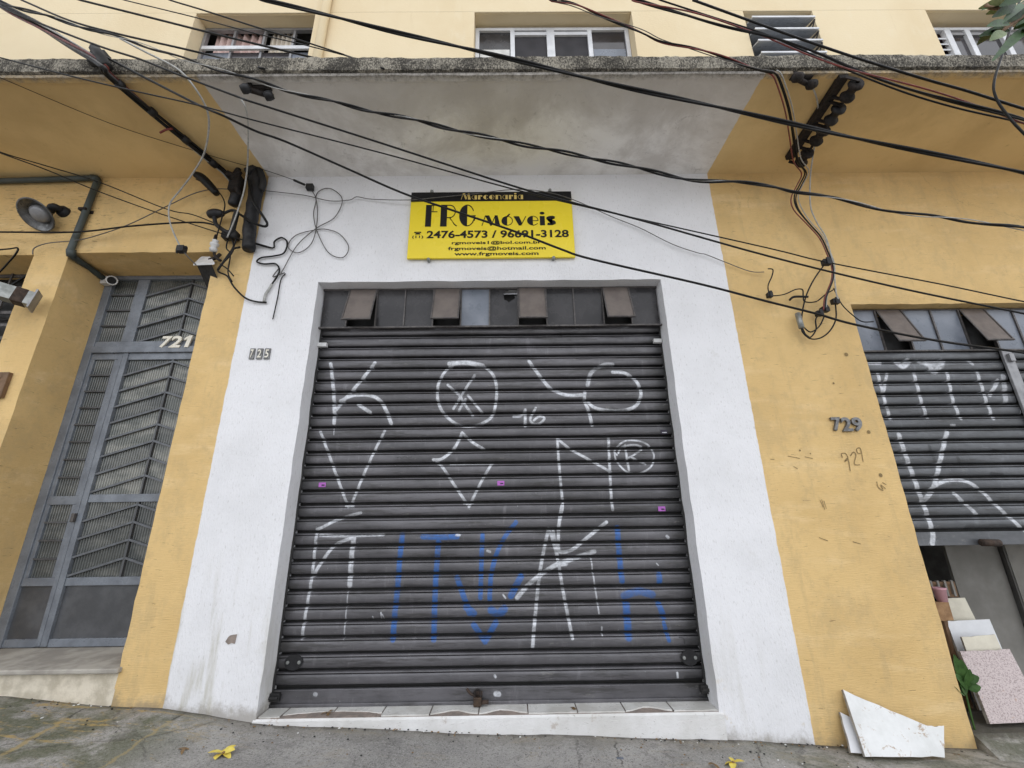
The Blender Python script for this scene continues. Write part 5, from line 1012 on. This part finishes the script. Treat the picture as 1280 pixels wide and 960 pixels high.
cable('short black wire end hanging on the white wall above the number plates', [(L([(357, 342), (351, 350), (347, 372), (341, 399)], -.015), .006, 'black')])
cable('black cable curving from the cable hook down onto the white wall', [(L([(296, 298), (291, 310), (282, 325), (272, 338), (284, 345), (292, 358), (306, 372), (320, 377), (333, 378)], [-.08, -.06, -.05, -.04, -.04, -.04, -.03, -.02, -.015]), .0095, 'black')])
t = thing('wire_tangle', P(285, 320, -.04), 'tangle of black wires above the entrance lamp', 'wire')
for pts, r in (([(285, 299), (283, 310), (288, 318), (285, 340), (290, 352)], .006), ([(290, 297), (292, 310), (287, 320), (276, 331)], .007), ([(300, 309), (292, 311), (286, 318), (272, 338)], .010), ([(275, 330), (284, 336), (292, 345)], .006), ([(245, 224), (262, 232), (275, 242), (281, 255), (278, 270), (271, 295)], .0055), ([(288, 222), (288, 236), (296, 243)], .005)):
    mb = MB(); mb.tube(spline(L(pts, -.07 if r != .0055 else -.13), 5), r, 6); mb.build('loop', M['black'], t, True)
cable('short bent wire hook over the far left opening', [(L([(-10, 313), (12, 311), (22, 310), (20, 317), (8, 331), (-5, 345)], [-.05, -.05, -.05, -.04, .05, .1]), .009, 'black')])
# ------------------------------------------------------------------ padlock at the foot of the shutter
c = P(597, 873, .12); PL = thing('padlock', c, 'rusty brown padlock and hasp at the foot of the roller shutter', 'padlock')
mb = MB(); mb.box(c.x-.028, c.x+.028, .10, .128, c.z-.045, c.z+.01); mb.build('lock_body', M['iron'], PL, bevel=.006)
mb = MB(); mb.tube(spline([c+Vector((-.02, -.005, .005)), c+Vector((-.018, -.005, .04)), c+Vector((0, -.005, .052)), c+Vector((.018, -.005, .04)), c+Vector((.02, -.005, .005))]), .007, 8); mb.build('shackle', M['rust'], PL, True)
mb = MB(); mb.tube([c+Vector((.02, .0, -.025)), c+Vector((.075, .0, -.022))], .014, 8); mb.tube(spline([c+Vector((-.075, .02, .05)), c+Vector((-.05, .0, .03)), c+Vector((-.02, .0, .015))]), .009, 8); mb.box(c.x-.03, c.x+.03, .14, .167, c.z-.01, c.z+.03); mb.build('hasp', M['rust2'], PL, True)
# ------------------------------------------------------------------ slabs leaning on the right pier
def leaning(name, label, top, bot, Yt, Yb, mat, thick=.018, cat='slab', group=None):
    """outline given by pixel corners: top edge corners lie at depth Yt, bottom ones at Yb"""
    pts = [P(x, y, Yb) for x, y in bot]+[P(x, y, Yt) for x, y in reversed(top)]
    nrm = (pts[1]-pts[0]).cross(pts[-1]-pts[0]).normalized(); nrm = nrm if nrm.y > 0 else -nrm
    t = thing(name, pts[0], label, cat, group)
    o = pts[0]; pts = [p-nrm*(p-o).dot(nrm) for p in pts]
    q = []
    for p0, p1 in zip(pts, pts[1:]+pts[:1]):
        inw = (p1-p0).cross(nrm).normalized()
        for f in range(7):
            f_ = f/7; c_ = (random.uniform(.0, .0016) if random.random() < .85 else random.uniform(.003, .007)) if f else 0
            q.append(p0.lerp(p1, f_)+(inw if inw.dot(sum(pts, Vector())/len(pts)-p0) > 0 else -inw)*c_)
    pts = q
    mb = MB(); mb.prism(pts, nrm*.003); mb.build('face', mat, t)
    mb = MB(); mb.prism([p+nrm*.0032 for p in pts], nrm*thick); mb.build('core', M['slabe'], t); return t
SGp = 'stone and board offcuts leaning by the garage'
leaning('stone_slab', 'large pointed white slab leaning on the yellow pier', [(1054, 862), (1147, 908), (1168, 908)], [(1082, 946), (1181, 947)], -.035, -.17, M['slab'], .02, group=SGp)
leaning('stone_slab', 'small white slab half hidden behind the pointed one', [(1050, 890), (1076, 905)], [(1064, 941), (1094, 943)], -.03, -.125, M['slab3'], .016, group=SGp)
leaning('stone_slab', 'speckled pinkish granite slab leaning at the front of the garage', [(1200, 814), (1262, 811)], [(1238, 905), (1310, 902)], .18, .05, M['granite'], .022, group=SGp)
leaning('stone_slab', 'small cream tile standing behind the speckled slab', [(1202, 796), (1244, 793)], [(1216, 835), (1262, 833)], .24, .2, M['slab2'], .012, group=SGp)
leaning('stone_slab', 'plain white board behind the cream tile in the garage', [(1183, 776), (1237, 774)], [(1225, 888), (1285, 886)], .36, .28, M['slab3'], .016, group=SGp)
leaning('stone_slab', 'pale cream board at the top of the leaning stack in the garage', [(1172, 748), (1206, 747)], [(1212, 860), (1262, 858)], .46, .40, M['slab2'], .016, group=SGp)
c0 = P(1172, 775, .40); WB = thing('wood_block', P(1180, 775, .38), 'brown wood block beside the pale boards in the garage', 'wood block')
a0, a1 = P(1170, 775, .38), P(1189, 773, .38); mb = MB(); mb.box(a0.x, a1.x, .36, .40, P(1180, 775, .38).z, P(1178, 752, .38).z); mb.box(a0.x-.02, a0.x+.05, .345, .36, P(1180, 775, .38).z, P(1178, 758, .38).z); mb.build('block', M['wood'], WB, bevel=.003)
zsh = P(1180, 775, .38).z; mb = MB(); mb.tube([((a0.x+a1.x)/2, .38, zsh), ((a0.x+a1.x)/2, .38, gf)], .025, 8); mb.build('post', M['woodd'], WB)
zp = P(1176, 750, .40).z; CRt = thing('crate', P(1176, 748, .46), 'dark slatted plastic crate behind the pink pot', 'crate')
ca_, cb_ = P(1164, 748, .5), P(1199, 747, .5); zt_ = P(1180, 727, .5).z
mb = MB(); rect_frame(mb, ca_.x, cb_.x, zp, zt_, .50, .52, .022); mb.box(ca_.x+.022, cb_.x-.022, .512, .518, zp+.022, zt_-.022); mb.build('frame', M['woodd'], CRt)
for k in range(4): X = ca_.x+(cb_.x-ca_.x)*(k+.5)/4; mb = MB(); mb.box(X-.008, X+.008, .492, .512, zp+.01, zt_+.01); mb.build('slat', M['board'], CRt)
mb = MB(); mb.box(ca_.x, cb_.x, .46, .56, gf, zp-.002); mb.build('stand', M['dark'], CRt)
pb = P(1173, 749, .42); PP = thing('flower_pot', pb, 'pink plastic cup on top of the wood block', 'cup')
mb = MB(); mb.lathe([(0, .0), (.034, 0), (.042, .085), (.047, .087), (.047, .10), (.041, .10), (.036, .02), (0, .02)], Matrix.Translation(Vector((pb.x, .39, P(1178, 752, .38).z))), 16); mb.build('pot', M['pink'], PP, True)
# ------------------------------------------------------------------ leaves
def leaf(mb, base, d, ln, wd, nrm, droop=.25, n=5):
    d = d.normalized(); s = d.cross(nrm).normalized(); nn = s.cross(d).normalized(); vs = []
    for i in range(n+1):
        t = i/n; w_ = wd*math.sin(math.pi*min(1, t*.93+.04))**.8*.5; c = base+d*ln*t-nn*droop*ln*t*t
        vs += [c-s*w_+nn*w_*.25, c, c+s*w_+nn*w_*.25]
    mb.add(vs, [(3*i+k, 3*i+k+1, 3*i+k+4, 3*i+k+3) for i in range(n) for k in (0, 1)])
PT = thing('leafy_sprig', P(1212, 868, .08), 'small green sprig growing between the yellow pier and the speckled slab', 'plant')
st = P(1207, 878, .06)
for (x, y), (bx, by) in (((1196, 820), (1206, 858)), ((1204, 826), (1206, 855)), ((1224, 846), (1207, 850)), ((1226, 858), (1209, 860)), ((1197, 842), (1208, 862)), ((1216, 838), (1206, 860)), ((1203, 852), (1208, 868)), ((1195, 855), (1206, 868))):
    a, b = P(bx, by, .04), P(x, y, -.015); mb = MB(); leaf(mb, a, b-a, (b-a).length*.95, .06, Vector((random.uniform(-.4, .4), -1, .5)).normalized(), .15); mb.build('leaf', M['sprig'], PT, True)
mb = MB(); mb.tube(spline([Vector((st.x, .05, gf-.01)), P(1208, 870, .05), P(1206, 850, .04)]), .006, 6); mb.build('stem', M['sprig'], PT, True)
# tree branch in the top right corner
Yl = -1.75
BRn = thing('tree_branch', P(1300, -30, Yl), 'leafy tree branch hanging into the top right corner', 'branch')
mb = MB()
for pts in ([(1380, -60), (1320, -25), (1275, 8), (1240, 10), (1232, 6)], [(1320, -25), (1285, 15), (1262, 32), (1244, 45)], [(1340, -30), (1300, 25), (1275, 45)]): mb.tube(spline(L(pts, [Yl]*len(pts)), 5), .009, 6)
mb.build('twig', M['woodd'], BRn, True)
lv = [((1252, 8), (1229, 9), 0), ((1262, 0), (1240, 3), 1), ((1262, 12), (1240, 12), 1), ((1270, 4), (1250, 16), 0), ((1286, 2), (1262, 12), 0), ((1252, 36), (1227, 46), 0), ((1262, 38), (1238, 34), 0), ((1256, 40), (1244, 44), 1), ((1262, 30), (1242, 26), 0), ((1290, 30), (1262, 48), 0), ((1296, 36), (1266, 40), 1), ((1300, 20), (1272, 28), 0), ((1290, 8), (1268, 20), 0), ((1285, -8), (1258, 2), 0), ((1300, -6), (1272, 6), 0), ((1310, 12), (1280, 22), 0), ((1268, -16), (1248, -6), 0), ((1300, 14), (1274, 14), 0), ((1292, 22), (1270, 34), 0), ((1305, 0), (1285, 14), 1), ((1320, 24), (1290, 40), 0)]
for (bx, by), (x, y), m in lv:
    a, b = P(bx, by, Yl+random.uniform(-.1, .1)), P(x, y, Yl+random.uniform(-.15, .15)); mb = MB(); leaf(mb, a, b-a, (b-a).length*1.0, .05, Vector((random.uniform(-.5, .5), -1, random.uniform(-.6, .8))).normalized(), .12, 6); mb.build('leaf', M['leaf2' if m else 'leaf'], BRn, True)
# ------------------------------------------------------------------ fallen flowers and litter on the pavement
def flower(px, py, label, r, n, rot):
    c = PG(px, py); t = thing('fallen_flower', c, label, 'flower', 'fallen yellow flowers')
    for k in range(n):
        a = rot+2*math.pi*k/n+random.uniform(-.45, .45); d = Vector((math.cos(a), math.sin(a), .12)); mb = MB(); leaf(mb, c+Vector((0, 0, .006)), d+Vector((0, 0, random.uniform(-.05, .35))), r*random.uniform(.65, 1.15), r*random.uniform(.4, .75), Vector((random.uniform(-.4, .4), random.uniform(-.4, .4), 1)), random.uniform(.05, .5), 5); mb.build('petal', M['petal'], t, True)
    mb = MB(); mb.lathe([(0, .016), (.008, .012), (.010, 0)], Matrix.Translation(c), 8); mb.build('centre', M['dry'], t, True)
flower(279, 943, 'crumpled yellow flower lying on the pavement in front of the white pier', .075, 6, .3)
flower(917, 955, 'pale yellow flower on the pavement below the right end of the step', .07, 4, 1.2)
for px, py, ln, lab, m in ((229, 938, .06, 'dark curled leaf on the pavement left of the yellow flower', 'dry'), (892, 957, .06, 'brown dry leaf beside the pale yellow flower', 'dry')):
    c = PG(px, py)+Vector((0, 0, .006)); mb = MB(); leaf(mb, c-Vector((ln/2, 0, 0)), Vector((1, .3, .1)), ln, ln*.4, Vector((0, 0, 1)), .3); leaf(mb, c, Vector((.5, -1, .2)), ln*.7, ln*.3, Vector((0, 0, 1)), .4)
    tag(mb.build('dry_leaf', M[m], None, True, origin=c), lab, 'leaf', 'dry leaves on the pavement')
for px, py, lab, sz, m in ((412, 883, 'ochre lump of leaf litter on the broken tile of the step', .04, 'petal'), (718, 887, 'shrivelled brown bits on the step right of the padlock', .03, 'dry')):
    c = P(px, py, .06); c.z = zt0 = zc(-1.224)+.008; mb = MB()
    for k in range(5): leaf(mb, c+Vector((random.uniform(-.02, .02), random.uniform(-.01, .01), .002)), Vector((random.uniform(-1, 1), random.uniform(-1, 1), .25)), sz, sz*.5, Vector((0, 0, 1)), .4, 3)
    tag(mb.build('leaf_litter', M['dry'], None, True, origin=c), lab, 'litter')
mb = MB(); c = PG(775, 949); mb.box(c.x-.02, c.x+.02, c.y-.008, c.y+.008, c.z+.002, c.z+.008); tag(mb.build('candy_wrapper', M['tintb'], None, origin=c), 'tiny pale blue scrap of wrapper on the pavement', 'litter')
mb = MB()
for k in range(420):
    x = random.uniform(-3.2, 3.2); y = -abs(random.gauss(0, .22 if k < 180 else .025))-.012; z = gnd(x, y)+.004; s_ = random.uniform(.002, .008); a = random.uniform(0, 6.28)
    pts = [(x+s_*random.uniform(.6, 1.2)*math.cos(a+q), y+s_*random.uniform(.6, 1.2)*math.sin(a+q), z) for q in (0, 1.3, 2.5, 3.7, 5)]; mb.cur = random.choice((0, 0, 0, 1, 1, 1, 2)); mb.prism(pts, (0, 0, s_*.5))
tag(mb.build('pavement_grit', [M['dry'], M['dark'], M['flake']]), kind='stuff')
